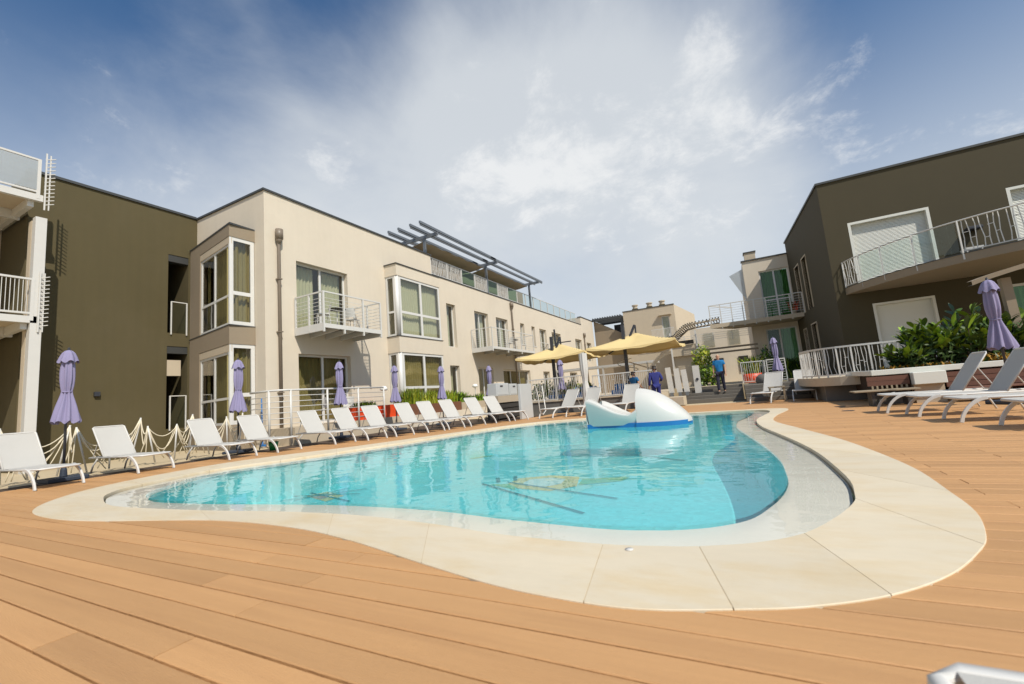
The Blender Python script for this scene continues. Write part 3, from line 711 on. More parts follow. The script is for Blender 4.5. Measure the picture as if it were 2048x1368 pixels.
# small table set on the near balcony and the next one
def bistro(x, y, z, label, tl):
    t = thing('bistro_table', (x, y, z), tl, 'table')
    MB().lathe([(.30, .72), (.31, .735), (.30, .75)], 16, (0, 0)).build('tabletop', 'black_wood', None).parent = t
    MB().lathe([(.02, .02), (.02, .72)], 8).build('leg', 'white', None).parent = t
    MB().lathe([(.2, 0), (.2, .02), (.03, .03)], 12).build('foot', 'white', None).parent = t
bistro(-12.55, 10.9, F1, '', 'dark round bistro table on the balcony nearest the camera')
bistro(-12.6, 25.0, F1 - .02, '', 'dark round bistro table on the second balcony along the cream front')
def cafe_chair():
    t = thing('cafe_chair', (0, 0, 0), 'x', 'chair', 'white cafe chairs')
    MB().box(-.2, .2, -.2, .2, .43, .46).build('seat', 'white', t, bevel=.01)
    MB().grid(6, 4, lambda s, q: (-.2 + .4 * s, -.2 - .06 * q - .03 * math.sin(s * PI), .5 + .36 * q)).build('backrest', 'white', t)
    for sx in (-1, 1):
        for sy in (-1, 1): MB().tube([(sx * .22, sy * .22, 0), (sx * .18, sy * .18, .43)], .013).build('leg', 'white', t)
    return t
ch = cafe_chair()
place(ch, -12.5, 10.25, rad(150), 'white cafe chair left of the dark bistro table on the nearest balcony', F1)
for x, y, z, r, lb in ((-12.6, 11.65, F1, 20, 'white cafe chair right of the dark bistro table on the nearest balcony'), (-12.55, 24.2, F1 - .02, 160, 'white cafe chair beside the table on the second balcony'),
                       (-12.4, 9.9, F0, 120, 'white chair left on the low terrace behind the white railing'), (-12.5, 11.1, F0, 200, 'white chair on the low terrace in front of the sliding door')):
    place(copy_tree(ch), x, y, rad(r), lb, z)

# ================================================================== olive wing with recessed loggias
DX = -17.3
wing = thing('olive_wing', (DX, 4.6, 0), 'olive brown windowless wing with two narrow loggias beside the corner bay', 'building')
PD = PX(DX)
lg = [(7.76, 8.40, 4.05, 6.88), (7.76, 8.40, .74, 3.58)]
m = MB(); wall(m, PD, 4.3, 8.40, -.05, ZR + .02, lg, 1.5)
m.quad((DX, 8.40, -.05), (DX, 8.69, -.05), (DX, 8.69, ZR), (DX, 8.40, ZR))
m.quad((DX, 4.3, -.05), (DX, 4.3, ZR + .02), (-19.4, 4.3, ZR + .02), (-19.4, 4.3, -.05)); m.quad((DX, 4.3, ZR - .05), (DX, 8.69, ZR - .05), (-30, 8.69, ZR - .05), (-30, 4.3, ZR - .05))
m.build('wall', 'olive', wing)
MB().box(DX - .3, DX + .05, 4.26, 8.63, ZR + .02, ZR + .10).build('roof_edge', 'edge', wing)
for a, b, c, d in lg:
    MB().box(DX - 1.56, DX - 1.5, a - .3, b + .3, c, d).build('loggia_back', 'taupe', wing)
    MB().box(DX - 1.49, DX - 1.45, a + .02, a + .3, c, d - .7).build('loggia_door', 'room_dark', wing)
    MB().box(DX - .3, DX - .02, a + .003, b - .003, d - .25, d - .003).build('lintel', 'edge', wing)
    r = MB(); 
    for y in (a + .10, b - .06): r.bar((DX + .03, y, c - .06), (DX + .03, y, c + 1.12), .035)
    r.bar((DX + .03, a + .10, c + 1.11), (DX + .03, b - .06, c + 1.11), .03)
    o = r.build('loggia_guard', 'white', wing)
    MB().box(DX + .024, DX + .036, a + .13, b - .09, c + .06, c + 1.05).build('glass_panel', 'rail_glass', o)
MB().box(DX - .06, DX - .03, 7.78, 8.2, 2.55, 3.1).build('loggia_blind', 'beige', wing)
MB().box(DX + .002, DX + .09, 5.87, 6.01, 1.91, 2.05).build('wall_lamp', 'pole_dark', wing, bevel=.01)

# ================================================================== white steel stair tower at far left
tow = thing('stair_tower', (-16.2, 4.3, 0), 'white steel access tower with railed landings at the left edge', 'stair tower')
TX = -16.2
for y in (4.30,): MB().box(TX - .22, TX, y - .12, y + .10, -.05, 6.75).build('column', 'white', tow)
MB().box(TX - .5, TX - .28, 4.18, 4.28, -.05, 6.7).build('column', 'beige', tow)
for zf in (3.98, 7.36):
    MB().box(-19.4, TX - .01, -1.0, 4.22, zf - .10, zf).build('landing', 'beige', tow)
    bm_ = MB(); bm_.box(TX - .12, TX, -1.0, 4.30, zf - .16, zf + .02)
    for y in (0, 1.4, 2.8, 4.1): bm_.box(-19.4, TX - .13, y - .06, y + .06, zf - .32, zf - .101)
    bm_.box(-17.6, -17.5, -1, 4.2, zf - .36, zf - .102)
    bm_.build('landing_beam', 'white', tow)
    r = MB(); zt = zf + 1.02
    r.bar((TX - .03, -1, zt), (TX - .03, 4.22, zt), .05); r.bar((TX - .03, -1, zf + .1), (TX - .03, 4.22, zf + .1), .05)
    for k in range(0, 70): r.bar((TX - .03, -1 + k * .075, zf + .1), (TX - .03, -1 + k * .075, zt), .012)
    r.bar((TX - .03, 2.42, zf - .1), (TX - .03, 2.42, zt + .02), .05); r.bar((TX - .03, 4.2, zf - .1), (TX - .03, 4.2, zt + .02), .07)
    o = r.build('landing_railing', 'white', tow)
    if zf > 5: MB().box(TX - .015, TX - .005, -1, 4.18, zf + .14, zf + .97).build('frosted_panel', 'frosted', o)
    bl = MB()
    for k in range(13): bl.bar((TX + .0, 4.31, zf - .25 + k * .11), (TX + .16, 4.47, zf - .22 + k * .11), .018, .018)
    bl.bar((TX + .03, 4.32, zf - .4), (TX + .03, 4.32, zf + 1.25), .03); bl.bar((TX + .07, 4.39, zf - .4), (TX + .07, 4.39, zf + 1.2), .025)
    bl.build('spiked_guard', 'white', tow)
MB().box(-19.5, -19.35, 3.6, 4.29, -.05, 8.2).build('back_wall', 'beige', tow)
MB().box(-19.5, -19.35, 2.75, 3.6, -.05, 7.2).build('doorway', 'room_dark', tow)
MB().box(-19.5, -19.3, 2.2, 2.75, -.05, 7.2).build('back_wall', 'beige', tow)
MB().box(-19.45, -19.35, 1.75, 2.2, -.05, 7.2).build('back_wall', 'taupe', tow)
far = thing('annex_building', (-34, 0, 0), 'beige annex with sloping dark roof seen through the stair tower', 'building')
MB().box(-40, -34, -6, 3.0, -.05, 7.6).build('wall', 'cream', far)
MB().box(-40.1, -33.9, -6, 3.1, 7.6, 7.8).build('roof', 'edge', far)

# ================================================================== low terrace, ledge, railing, planters
terr = MB()
terr.box(-13.297, -12.0, 8.72, 14.1, -.05, F0 - .02)
tag(terr.build('terrace', 'beige'), kind='structure')
tag(MB().box(-13.297, -12.05, 14.104, 24.0, -.05, F0 - .06).build('terrace_ledge', 'cream'), kind='structure')
tr = thing('terrace_railing', (-12.05, 8.75, F0), 'white tubular railing with rounded corner around the low terrace', 'railing')
zb = F0 - .12; zt = F0 + 1.12
ptl = [(-13.25, 8.15), (-12.35, 8.15), (-12.1, 8.3), (-12.02, 8.6), (-11.98, 9.2), (-11.97, 12.45)]
def polyrail(mb, pts, z, r): mb.tube([(x, y, z) for x, y in pts], r, 8)
m = MB(); polyrail(m, ptl, zt, .03); m.build('top_rail', 'white', tr, smooth=True)
for k in range(6):
    m = MB(); polyrail(m, ptl, F0 + .12 + k * .165, .012); m.build('rail', 'white', tr, smooth=True)
for x, y in ((-12.35, 8.15), (-12.02, 8.62), (-11.97, 9.9), (-11.97, 11.2), (-11.97, 12.45)):
    m = MB(); m.tube([(x, y, .02 if y < 8.7 else zb - .1), (x, y, zt)], .032, 8); m.build('post', 'white', tr, smooth=True)
# globe lamps on the terrace
for x, y, lb in ((-12.4, 12.9, 'small white mushroom lamp on a post left of the red planters'), (-12.4, 19.6, 'small white mushroom lamp on a post behind the beige planter')):
    t = thing('garden_lamp', (x, y, F0 - .06), lb, 'lamp', 'mushroom lamps along the ledge')
    MB().tube([(x, y, F0 - .06), (x, y, 1.5)], .02, 8).build('post', 'pole_dark' if y < 15 else 'white', t)
    MB().lathe([(.03, 1.5), (.14, 1.53), (.15, 1.6), (.10, 1.68), (.0, 1.70)], 14, (x, y)).build('shade', 'lamp_glass', t, smooth=True)
def planter(y0, y1, z0, z1, mat, label, x0=-12.75, x1=-12.12):
    t = thing('planter_box', ((x0 + x1) / 2, (y0 + y1) / 2, z0), label, 'planter')
    m = MB(); th = .04
    m.box(x0, x1, y0, y0 + th, z0, z1); m.box(x0, x1, y1 - th, y1, z0, z1); m.box(x0, x0 + th, y0 + th, y1 - th, z0, z1); m.box(x1 - th, x1, y0 + th, y1 - th, z0, z1)
    m.build('box', mat, t); MB().box(x0 + th, x1 - th, y0 + th, y1 - th, z0, z1 - .07).build('soil', 'soil', t)
def blades(name, label, cat, x0, x1, y0, y1, z, h, n, mats, seed, wide=.025, lean=.25, group=None):
    t = thing(name, ((x0 + x1) / 2, (y0 + y1) / 2, z), label, cat, group); rg = random.Random(seed)
    ms = [MB() for _ in mats]
    for i in range(n):
        x = rg.uniform(x0, x1); y = rg.uniform(y0, y1); hh = h * rg.uniform(.5, 1.1); a = rg.uniform(0, 2 * PI); l = rg.uniform(.05, lean) * hh * 1.4
        dx, dy = math.cos(a), math.sin(a); w_ = wide * rg.uniform(.6, 1.3); px, py = -dy * w_, dx * w_
        mb = rg.choice(ms); vs = []
        for q in range(4):
            s = q / 3; k = (1 - s ** 2) + .05; cx_ = x + dx * l * s * s; cy_ = y + dy * l * s * s; cz_ = z + hh * s * (1 - .12 * s)
            vs += [(cx_ - px * k, cy_ - py * k, cz_), (cx_ + px * k, cy_ + py * k, cz_)]
        mb.add(vs, [(2 * q, 2 * q + 1, 2 * q + 3, 2 * q + 2) for q in range(3)])
    for mb, mt in zip(ms, mats): tag(mb.build('foliage', mt, t), kind='stuff')
    return t
planter(11.3, 12.42, F0 - .02, .95, 'red', 'red planter box behind the right end of the white railing')
planter(12.5, 13.62, F0 - .06, .95, 'red', 'red planter box just right of the white railing end post')
planter(13.72, 15.15, F0 - .06, .90, 'corten', 'left one of two rust brown planter boxes below the bay window')
planter(15.2, 17.8, F0 - .06, .86, 'corten', 'longer rust brown planter box right of its twin on the ledge')
planter(17.85, 20.4, F0 - .06, .80, 'planter_beige', 'beige planter box at the end of the planter row')
blades('herb_plant', 'low green herbs growing in the red planter behind the railing', 'plant', -12.65, -12.2, 11.4, 12.35, .88, .32, 220, ('leaf', 'leaf_dark'), 11, .03, .5)
blades('grass_plant', 'tall yellow green grass in the left rust brown planter', 'plant', -12.65, -12.2, 13.8, 15.1, .83, .82, 420, ('leaf_yellow', 'leaf'), 12, .03, .35)
blades('grass_plant', 'yellow grass tuft in the longer rust brown planter behind the fourth closed parasol', 'plant', -12.65, -12.2, 15.3, 16.4, .79, .75, 330, ('leaf_yellow', 'leaf_yellow', 'leaf'), 13, .03, .35)
blades('grass_plant', 'bright yellow grass tuft at the right end of the longer rust brown planter', 'plant', -12.65, -12.2, 16.7, 17.7, .79, .7, 330, ('leaf_yellow', 'leaf_yellow', 'leaf'), 14, .03, .35)
blades('leafy_plant', 'dark green leafy plant at the left end of the beige planter', 'plant', -12.6, -12.25, 17.95, 18.5, .73, .65, 200, ('leaf', 'leaf_dark'), 15, .05, .5)
blades('leafy_plant', 'short green plant in the middle of the beige planter', 'plant', -12.6, -12.25, 18.8, 19.3, .73, .45, 150, ('leaf', 'leaf_dark'), 16, .05, .5)
blades('leafy_plant', 'short green plant at the right end of the beige planter', 'plant', -12.6, -12.25, 19.6, 20.3, .73, .5, 150, ('leaf', 'leaf_dark'), 17, .05, .5)
# slatted bench, cabinets and shower panel at the end of the lounger row
t = thing('slatted_bench', (-8.9, 16.2, 0), 'dark slatted bench block with tan top beside the shower panel', 'bench')
MB().box(-9.2, -8.58, 15.2, 17.3, .66, .93).build('top', 'planter_beige', t)
for k in range(3): MB().box(-8.64, -8.60, 15.2, 17.28, .04 + k * .2, .20 + k * .2).build('slat', 'black_wood', t)
MB().box(-9.15, -8.66, 15.25, 17.25, 0, .65).build('body', 'black_wood', t)
for y0, y1, z1, lb in ((15.3, 16.35, 1.45, 'pale grey cabinet standing left on the tan bench top'), (16.42, 17.15, 1.42, 'narrower pale grey cabinet right on the tan bench top')):
    t = thing('cabinet', (-8.9, (y0 + y1) / 2, .93), lb, 'cabinet')
    MB().box(-9.1, -8.68, y0, y1, .932, z1).build('body', 'metal_box', t, bevel=.01); MB().box(-8.679, -8.665, y0 + .04, y1 - .04, .98, z1 - .05).build('door', 'metal_box', t)
    MB().box(-8.664, -8.645, y0 + .3, y0 + .5, z1 - .14, z1 - .09).build('handle', 'pole_dark', t)
t = thing('shower_panel', (-7.3, 15.1, 0), 'tall pale grey shower panel with hose beside the dark bench', 'shower')
MB().box(-7.38, -7.27, 14.6, 15.6, 0, 1.31).build('panel', 'metal_box', t, bevel=.01)
MB().tube([(-7.25, 15.7, 1.25), (-7.2, 15.85, 1.2), (-7.15, 15.9, .8), (-7.12, 15.88, .2), (-7.05, 16.0, .06), (-7.0, 16.2, .2), (-7.05, 16.15, 1.2)], .022, 8).build('hose', 'white', t, smooth=True)

# ================================================================== SUN LOUNGERS
def make_lounger():
    """local: foot along +x, hinge at 0, width along y, bed at .32"""
    t = thing('sun_lounger', (0, 0, 0), 'x', 'sun lounger', 'white sun loungers set around the pool')
    w = .27; zb = .325; ft = 1.36
    MB().grid(10, 4, lambda s, q: (.02 + (ft - .05) * s, -w + .02 + (2 * w - .04) * q, zb + .014 - .016 * math.sin(q * PI) * math.sin(s * PI))).build('bed_sling', 'sling', t, smooth=True)
    ba = rad(50); bl = .80
    def bk(d, y, o=0.): return (-math.cos(ba) * d - math.sin(ba) * o, y, zb + .01 + math.sin(ba) * d - math.cos(ba) * o)
    MB().grid(4, 8, lambda s, q: bk(bl * q, -w + .012 + (2 * w - .024) * s, .016 * math.sin(s * PI) * math.sin(q * PI))).build('back_sling', 'sling', t, smooth=True)
    f = MB()
    f.tube([bk(0, -w), bk(bl * .97, -w), bk(bl, -w + .03), bk(bl, w - .03), bk(bl * .97, w), bk(0, w)], .015, 6)
    f.build('back_frame', 'white', t, smooth=True)
    f = MB(); pts = [(-.60, -w, zb - .01), (ft - .04, -w, zb), (ft, -w + .04, zb), (ft, w - .04, zb), (ft - .04, w, zb), (-.60, w, zb - .01), (-.60, -w, zb - .01)]
    f.tube(pts, .018, 6); f.build('bed_frame', 'white', t, smooth=True)
    for x in (0, .7): MB().tube([(x, -w, zb - .012), (x, w, zb - .012)], .014, 6).build('cross_bar', 'white', t, smooth=True)
    for s in (-1, 1):
        x0 = ft - .36; pts = [(x0 + .16 * (1 - math.cos(a)) + .24 * math.sin(a), s * (w + .026), zb * math.cos(a) ** .75 if a < PI / 2 - .01 else 0.) for a in [PI / 2 * k / 9 for k in range(10)]]
        m = MB(); n = len(pts)
        for i, p in enumerate(pts):
            q0 = Vector(pts[max(i - 1, 0)]); q1 = Vector(pts[min(i + 1, n - 1)]); d = (q1 - q0).normalized(); nn = Vector((-d.z, 0, d.x)) * (.024 if i < n - 1 else .028)
            m.v += [tuple(Vector(p) + nn + Vector((0, k * .015, 0))) for k in (-1, 1)] + [tuple(Vector(p) - nn + Vector((0, k * .015, 0))) for k in (1, -1)]
        for i in range(n - 1):
            for k in range(4): m.f.append((i * 4 + k, i * 4 + (k + 1) % 4, i * 4 + 4 + (k + 1) % 4, i * 4 + 4 + k))
        m.f += [(0, 1, 2, 3), tuple((n - 1) * 4 + k for k in range(4))[::-1]]
        for i, v in enumerate(m.v): m.v[i] = (v[0], v[1], max(v[2], .001))
        m.build('leg', 'white', t, bevel=.004)
        m = MB(); m.tube([(-.22, s * (w + .005), zb - .02), (-.40, s * (w + .012), .16), (-.47, s * (w + .015), .012)], .017, 6); m.build('leg', 'white', t, smooth=True)
        MB().tube([bk(bl * .62, s * (w - .05), .02), (-.58, s * (w - .05), zb - .02)], .010, 6).build('prop_bar', 'white', t)
    return t
lg0 = make_lounger()
GR = [  # foot x, y of the middle of the two foot legs, heading, label
 (-10.15, 3.07, 2, 'white sun lounger cut by the left edge, nearest the far left closed parasol'),
 (-10.29, 4.48, 2, 'white sun lounger just right of the far left closed parasol'),
 (-10.0, 5.99, -2, 'white sun lounger in front of the corner bay, left of its parasol'),
 (-9.84, 7.01, -4, 'white sun lounger directly right of the parasol that stands before the corner bay'),
 (-9.42, 8.33, -8, 'white sun lounger in front of the left half of the terrace railing'),
 (-8.97, 9.03, -11, 'white sun lounger partly behind the pole of the parasol by the terrace railing'),
 (-8.62, 9.75, -14, 'white sun lounger in front of the red planter boxes'),
 (-8.18, 10.62, -17, 'white sun lounger just right of the parasol by the red planters'),
 (-7.98, 11.40, -19, 'white sun lounger in front of the left rust brown planter'),
 (-7.72, 12.25, -20, 'white sun lounger in front of the longer rust brown planter'),
 (-7.35, 13.25, -22, 'white sun lounger in front of the beige planter'),
 (-7.0, 13.98, -24, 'last white sun lounger of the row, beside the dark slatted bench'),
 (-6.2, 14.3, 256, 'white sun lounger facing the pool beside the shower panel'),
 (-5.2, 14.4, 262, 'white sun lounger facing the pool beside the white curtained post'),
 (-3.75, 14.6, 264, 'white sun lounger half hidden behind the white swan shaped float'),
 (.50, 15.7, 252, 'white sun lounger in front of the lilac parasol at the back right'),
 (1.69, 15.82, 262, 'white sun lounger with upright back beside the end of the patterned railing'),
 (2.27, 10.38, 180, 'white sun lounger farthest back of the right hand row'),
 (2.45, 9.46, 180, 'second white sun lounger of the right hand row, nearest the closed parasol'),
 (2.60, 8.42, 180, 'third white sun lounger of the right hand row, cut by the edge'),
 (2.80, 7.35, 180, 'nearest white sun lounger of the right hand row, mostly outside the edge')]
LEGX = 1.40
for i, (x, y, a, lb) in enumerate(GR):
    o = lg0 if i == 0 else copy_tree(lg0)
    k_ = .76 if a == 180 else 1.0                                       # the right hand row is a shorter make
    place(o, x - LEGX * k_ * math.cos(rad(a)), y - LEGX * k_ * math.sin(rad(a)), rad(a), lb); o.scale = (k_, 1, 1)
o = copy_tree(lg0); place(o, 1.59, .785, rad(180), 'foot corner of a white sun lounger close to the camera in the bottom right corner')

# ================================================================== CLOSED PARASOLS
def make_parasol():
    t = thing('closed_parasol', (0, 0, 0), 'x', 'parasol', 'closed lilac parasols around the pool')
    MB().tube([(0, 0, .06), (0, 0, 2.5)], .022, 10).build('pole', 'pole_dark', t, smooth=True)
    b = MB().box(-.28, .28, -.28, .28, 0, .07).lathe([(.06, .07), (.05, .2), (.03, .26)], 10); b.build('base', 'base', t, bevel=.012)
    rg = random.Random(2)
    def canopy(prof, ph, amp, nf=8):
        m = MB(); n = 48; k = len(prof)
        def fn(s, q):
            i = min(int(q * (k - 1)), k - 2); f = q * (k - 1) - i
            r = prof[i][0] * (1 - f) + prof[i + 1][0] * f; z = prof[i][1] * (1 - f) + prof[i + 1][1] * f
            a = 2 * PI * s; fl = math.cos(nf * a + ph + 1.3 * math.sin(z * 2.2)) + .4 * math.cos(3 * a + z * 3)
            am = amp * (1.5 - .6 * abs(z - 1.7)); r2 = r * (1 + am * fl)
            return (r2 * math.cos(a), r2 * math.sin(a), z + (.05 * r / .28) * math.cos(nf * a + ph) * (1 if q > .85 else 0) * (q - .85) / .15)
        return m.grid(n, 22, fn, wrap=True)
    canopy([(.02, 2.42), (.058, 2.34), (.085, 2.22), (.095, 2.05), (.095, 1.9), (.082, 1.76), (.064, 1.66), (.085, 1.55), (.125, 1.38), (.16, 1.22), (.185, 1.08)], 0, .17).build('canopy', 'lavender', t, smooth=True)
    canopy([(.015, 2.47), (.05, 2.455), (.085, 2.41), (.115, 2.33), (.14, 2.235)], .6, .11, 6).build('top_vent', 'lavender', t, smooth=True)
    MB().lathe([(.0, 2.53), (.02, 2.51), (.02, 2.47)], 8).build('finial', 'pole_dark', t)
    m = MB(); m.tube([(.074 * math.cos(a), .074 * math.sin(a), 1.66 + .006 * math.sin(3 * a)) for a in [2 * PI * k / 24 for k in range(25)]], .012, 5, cap=False); m.build('tie_strap', 'lavender', t)
    return t
pr0 = make_parasol()
for i, (x, y, r, lb, s) in enumerate((
 (-11.45, 3.50, 0, 'closed lilac parasol farthest left, before the olive wall', 1.0), (-11.95, 7.02, 40, 'closed lilac parasol in front of the corner bay', 1.0),
 (-11.55, 10.05, 10, 'closed lilac parasol in front of the white terrace railing', 1.0), (-11.3, 12.35, 70, 'closed lilac parasol in front of the red planters', .96),
 (-10.6, 14.25, 25, 'closed lilac parasol in front of the rust brown planters', .94), (-9.7, 16.55, 55, 'closed lilac parasol behind the last loungers of the left row', .93),
 (-6.9, 18.0, 15, 'closed lilac parasol in front of the back terrace railing', .93), (1.42, 20.3, 80, 'closed lilac parasol at the back right in front of the green glass', .95),
 (4.3, 11.1, 30, 'closed lilac parasol at the right beside the shrub planter', .92))):
    o = pr0 if i == 0 else copy_tree(pr0)
    place(o, x, y, rad(r), lb); o.scale = (s, s, s)

# ================================================================== ROPE FENCE
rf = thing('rope_fence', (-13.0, 3.0, 0), 'low fence of slanting posts and slack cream ropes before the olive wall', 'fence')
rg = random.Random(9)
posts = []
for i in range(13):
    y = 2.6 + i * .42; x = -12.9 + .12 * math.sin(i * 1.9); h = .95 + .16 * math.sin(i * 2.3); lean = rg.uniform(-.22, .22)
    top = Vector((x + .05, y + lean, h)); posts.append((Vector((x, y, 0)), top))
    MB().tube([(x, y, 0), tuple(top)], .019, 6).build('post', 'white', rf, smooth=True)
for i in range(len(posts)):
    foot, top = posts[i]
    for k in range(4):                                                  # guys slanting from the post head to the ground
        dy = rg.choice((-1, 1)) * rg.uniform(.12, .42); e = Vector((foot.x + rg.uniform(-.12, .12), foot.y + dy, rg.uniform(0.02, .2)))
        MB().tube([top.lerp(e, s) + Vector((0, 0, -.10 * math.sin(s * PI) * rg.uniform(.3, 1))) for s in (0, .25, .5, .75, 1)], .011, 5).build('rope', 'rope', rf, smooth=True)
    if i + 1 < len(posts):
        for sg in (.30, .52):
            a_, b_ = top - Vector((0, 0, .03)), posts[i + 1][1] - Vector((0, 0, .05)); sg *= rg.uniform(.7, 1.2)
            MB().tube([a_.lerp(b_, s) - Vector((0, 0, sg * 4 * s * (1 - s))) for s in [q / 10 for q in range(11)]], .012, 5).build('rope', 'rope', rf, smooth=True)

# small things between the loungers
t = thing('toy_bucket', (-10.9, 7.3, 0), 'small green bucket under the lounger before the corner bay', 'bucket')
MB().lathe([(.09, 0), (.12, .22), (.11, .22), (.085, .02)], 14, (-10.9, 7.3)).build('pail', 'green_plastic', t, smooth=True)
MB().tube([(-11.02, 7.3, .22), (-11.0, 7.3, .32), (-10.9, 7.3, .36), (-10.8, 7.3, .32), (-10.78, 7.3, .22)], .006, 5).build('handle', 'white', t)
t = thing('pool_brush', (-12.9, 8.35, 0), 'blue pole leaning against the cream wall by the corner bay', 'pole')
MB().tube([(-12.9, 8.3, .02), (-13.25, 8.5, 1.45)], .02, 8).build('pole', 'blue_plastic', t); MB().box(-13.0, -12.8, 8.26, 8.34, 0, .06).build('head', 'blue_plastic', t)

# ================================================================== SWAN SHAPED FLOAT (white fibreglass boat)
boat = thing('pedal_boat', (-2.1, 10.4, 0), 'white fibreglass boat with scooped seat and blue waterline stripe floating in the pool', 'boat')
def hullpoint(x0, x1, hw0, hw1, ht, pw):
    """arched shell between x0 and x1: s along x, q across"""
    def fn(s, q):
        x = x0 + (x1 - x0) * s; a = PI * q
        hw = hw0(s); h = ht(s)
        cy = 10.45 + hw1(s)
        c = math.cos(a); sn = math.sin(a)
        return (x, cy - hw * (abs(c) ** pw) * (1 if c > 0 else -1), .02 + h * (sn ** .8))
    return fn
m = MB().grid(30, 20, hullpoint(-2.12, -1.02, lambda s: .56 * (1 - s ** 2.6) ** .5 + .02, lambda s: .0, lambda s: .05 + .74 * (1 - s ** 1.75) ** .9, .8))
m.add([hullpoint(-2.12, -1.02, lambda s: .58, lambda s: 0, lambda s: .79, .8)(0, k / 20) for k in range(21)], [tuple(range(21))])
m.build('nose', 'glassfiber', boat, smooth=False)
for p in boat.children[-1].data.polygons: p.use_smooth = len(p.vertices) == 4
def scoop(s, q):                                                        # q: 0 outer waterline near side .. 1 far side
    x = -3.22 + 1.12 * s
    rim = .66 - .40 * math.sin(min(1, s * 1.12) * PI / 2) ** 1.4 + .10 * max(0, s - .85) / .15
    hw = .50 + .06 * math.sin(s * PI)
    if q < .3:  k = q / .3; return (x - .03 * (1 - s) * k, 10.45 - hw - .02 - .07 * math.sin(k * PI / 2), .02 + (rim - .02) * k)
    if q > .7:  k = (1 - q) / .3; return (x - .03 * (1 - s) * k, 10.45 + hw + .02 + .07 * math.sin(k * PI / 2), .02 + (rim - .09) * k)
    k = (q - .3) / .4; return (x + .05 * (1 - s), 10.45 - hw * math.cos(k * PI) * 1.08, rim - .09 * k - (rim - .16) * math.sin(k * PI) ** .7)
MB().grid(24, 40, scoop).build('seat_shell', 'glassfiber', boat, smooth=True)
m = MB(); m.grid(1, 20, lambda s, q: (-3.24 - .04 * s, 10.45 - .53 * math.cos(q * PI), .02 + .64 * math.sin(q * PI) ** .35 if s else .02)); m.build('stern', 'glassfiber', boat)
sb = MB(); pts = [(-3.27, 9.92), (-2.14, 9.87), (-2.14, 9.85)] + [(-2.12 + 1.10 * s, 10.45 - (.585 * (1 - s ** 2.6) ** .5 + .02)) for s in [k / 14 for k in range(15)]]
pts += [(x, 20.9 - y) for x, y in pts[::-1]]
n = len(pts); sb.add([(x, y, -.03) for x, y in pts] + [(x, y, .065) for x, y in pts], [(i, (i + 1) % n, n + (i + 1) % n, n + i) for i in range(n)] + [tuple(range(n, 2 * n))]); sb.build('waterline_stripe', 'blue_stripe', boat)

# ================================================================== BACK TERRACES, STEPS
tag(MB().box(-9.6, -2.75, 17.9, 60, -.05, .53).build('back_terrace', 'beige'), kind='structure')
tag(MB().box(-2.74, 6, 21.3, 60, -.05, .6).build('upper_terrace', 'paving'), kind='structure')
kb = thing('terrace_wall', (-6, 17.85, 0), 'low dark rendered wall carrying the back terrace railing', 'wall')
MB().box(-8.6, -2.75, 17.78, 17.898, -.05, .50).build('wall', 'concrete', kb); MB().box(-8.62, -2.73, 17.74, 17.9, .501, .535).build('coping', 'beige', kb)
st = thing('stone_steps', (-1.1, 19.6, 0), 'broad flight of dark grey steps up to the back terrace', 'steps')
for k in range(5): MB().box(-2.3, .1, 19.55 + k * .36, 21.298, k * .12 + .001 - (.05 if k == 0 else 0), (k + 1) * .12).build('step', 'step', st, bevel=.008)
pd = thing('low_pedestal', (-2.3, 18.0, 0), 'white low block left of the dark steps', 'pedestal')
MB().box(-2.72, -1.95, 17.75, 18.7, 0, .33).build('block', 'beige', pd, bevel=.01)
rg = random.Random(21)
def bar_railing(name, label, pts, z0, z1, parent=None, style='zig', group=None):
    t = thing(name, (*pts[0], z0), label, 'railing', group)
    for a, b in zip(pts, pts[1:]):
        Pg = PG(a, b); Ln = (Vector(b) - Vector(a)).length; n = max(1, round(Ln / 1.4)); m = MB()
        m.bar((*a, z1), (*b, z1), .045); m.build('rail', 'white', t); MB().bar((*a, z0 + .06), (*b, z0 + .06), .035).build('rail', 'white', t)
        for k in range(n + (1 if b == pts[-1] else 0)):
            x, y = Vector(a).lerp(Vector(b), k / n); MB().bar((x, y, z0 - .06), (x, y, z1 + .02), .036).build('post', 'white', t)
        for k in range(n):
            m = MB(); u0, u1 = Ln * k / n + .03, Ln * (k + 1) / n - .03
            if style == 'zig': zigzag(m, Pg, u0, u1, z0 + .07, z1 - .02, rg, .078, .014)
            elif style == 'h': railing_bars(m, Pg, u0, u1, z0 + .1, z1 - .04, .009, 7)
            else:
                q = int((u1 - u0) / .11)
                for i in range(q): m.bar(Pg(u0 + (u1 - u0) * (i + .5) / q, z0 + .07, 0), Pg(u0 + (u1 - u0) * (i + .5) / q, z1 - .02, 0), .018)
            m.build('infill', 'white', t)
    return t
bar_railing('patterned_railing', 'white patterned railing on the back terrace behind the seventh parasol', [(-8.5, 17.86), (-5.75, 17.86)], .53, 1.52)
bar_railing('patterned_railing', 'white patterned railing right of the curtained post on the back terrace', [(-5.45, 17.86), (-2.85, 17.86)], .53, 1.45)
# white panels beside the steps
for i, (x, lb) in enumerate(((-2.62, 'tall white screen panel left of the steps, nearest the man in navy'), (-2.30, 'second tall white screen panel left of the steps'), (-2.02, 'third white screen panel beside the steps'))):
    t = thing('screen_panel', (x, 19.8, .5), lb, 'panel'); MB().bar((x, 19.8 + .1 * i, .45), (x - .05, 19.8 + .1 * i, 1.55 - .07 * i), .22, .03, (0, 1, 0)).build('panel', 'white', t)
    MB().box(x - .06, x + .06, 19.7 + .1 * i, 19.9 + .1 * i, .3, .46).build('foot', 'steel', t)
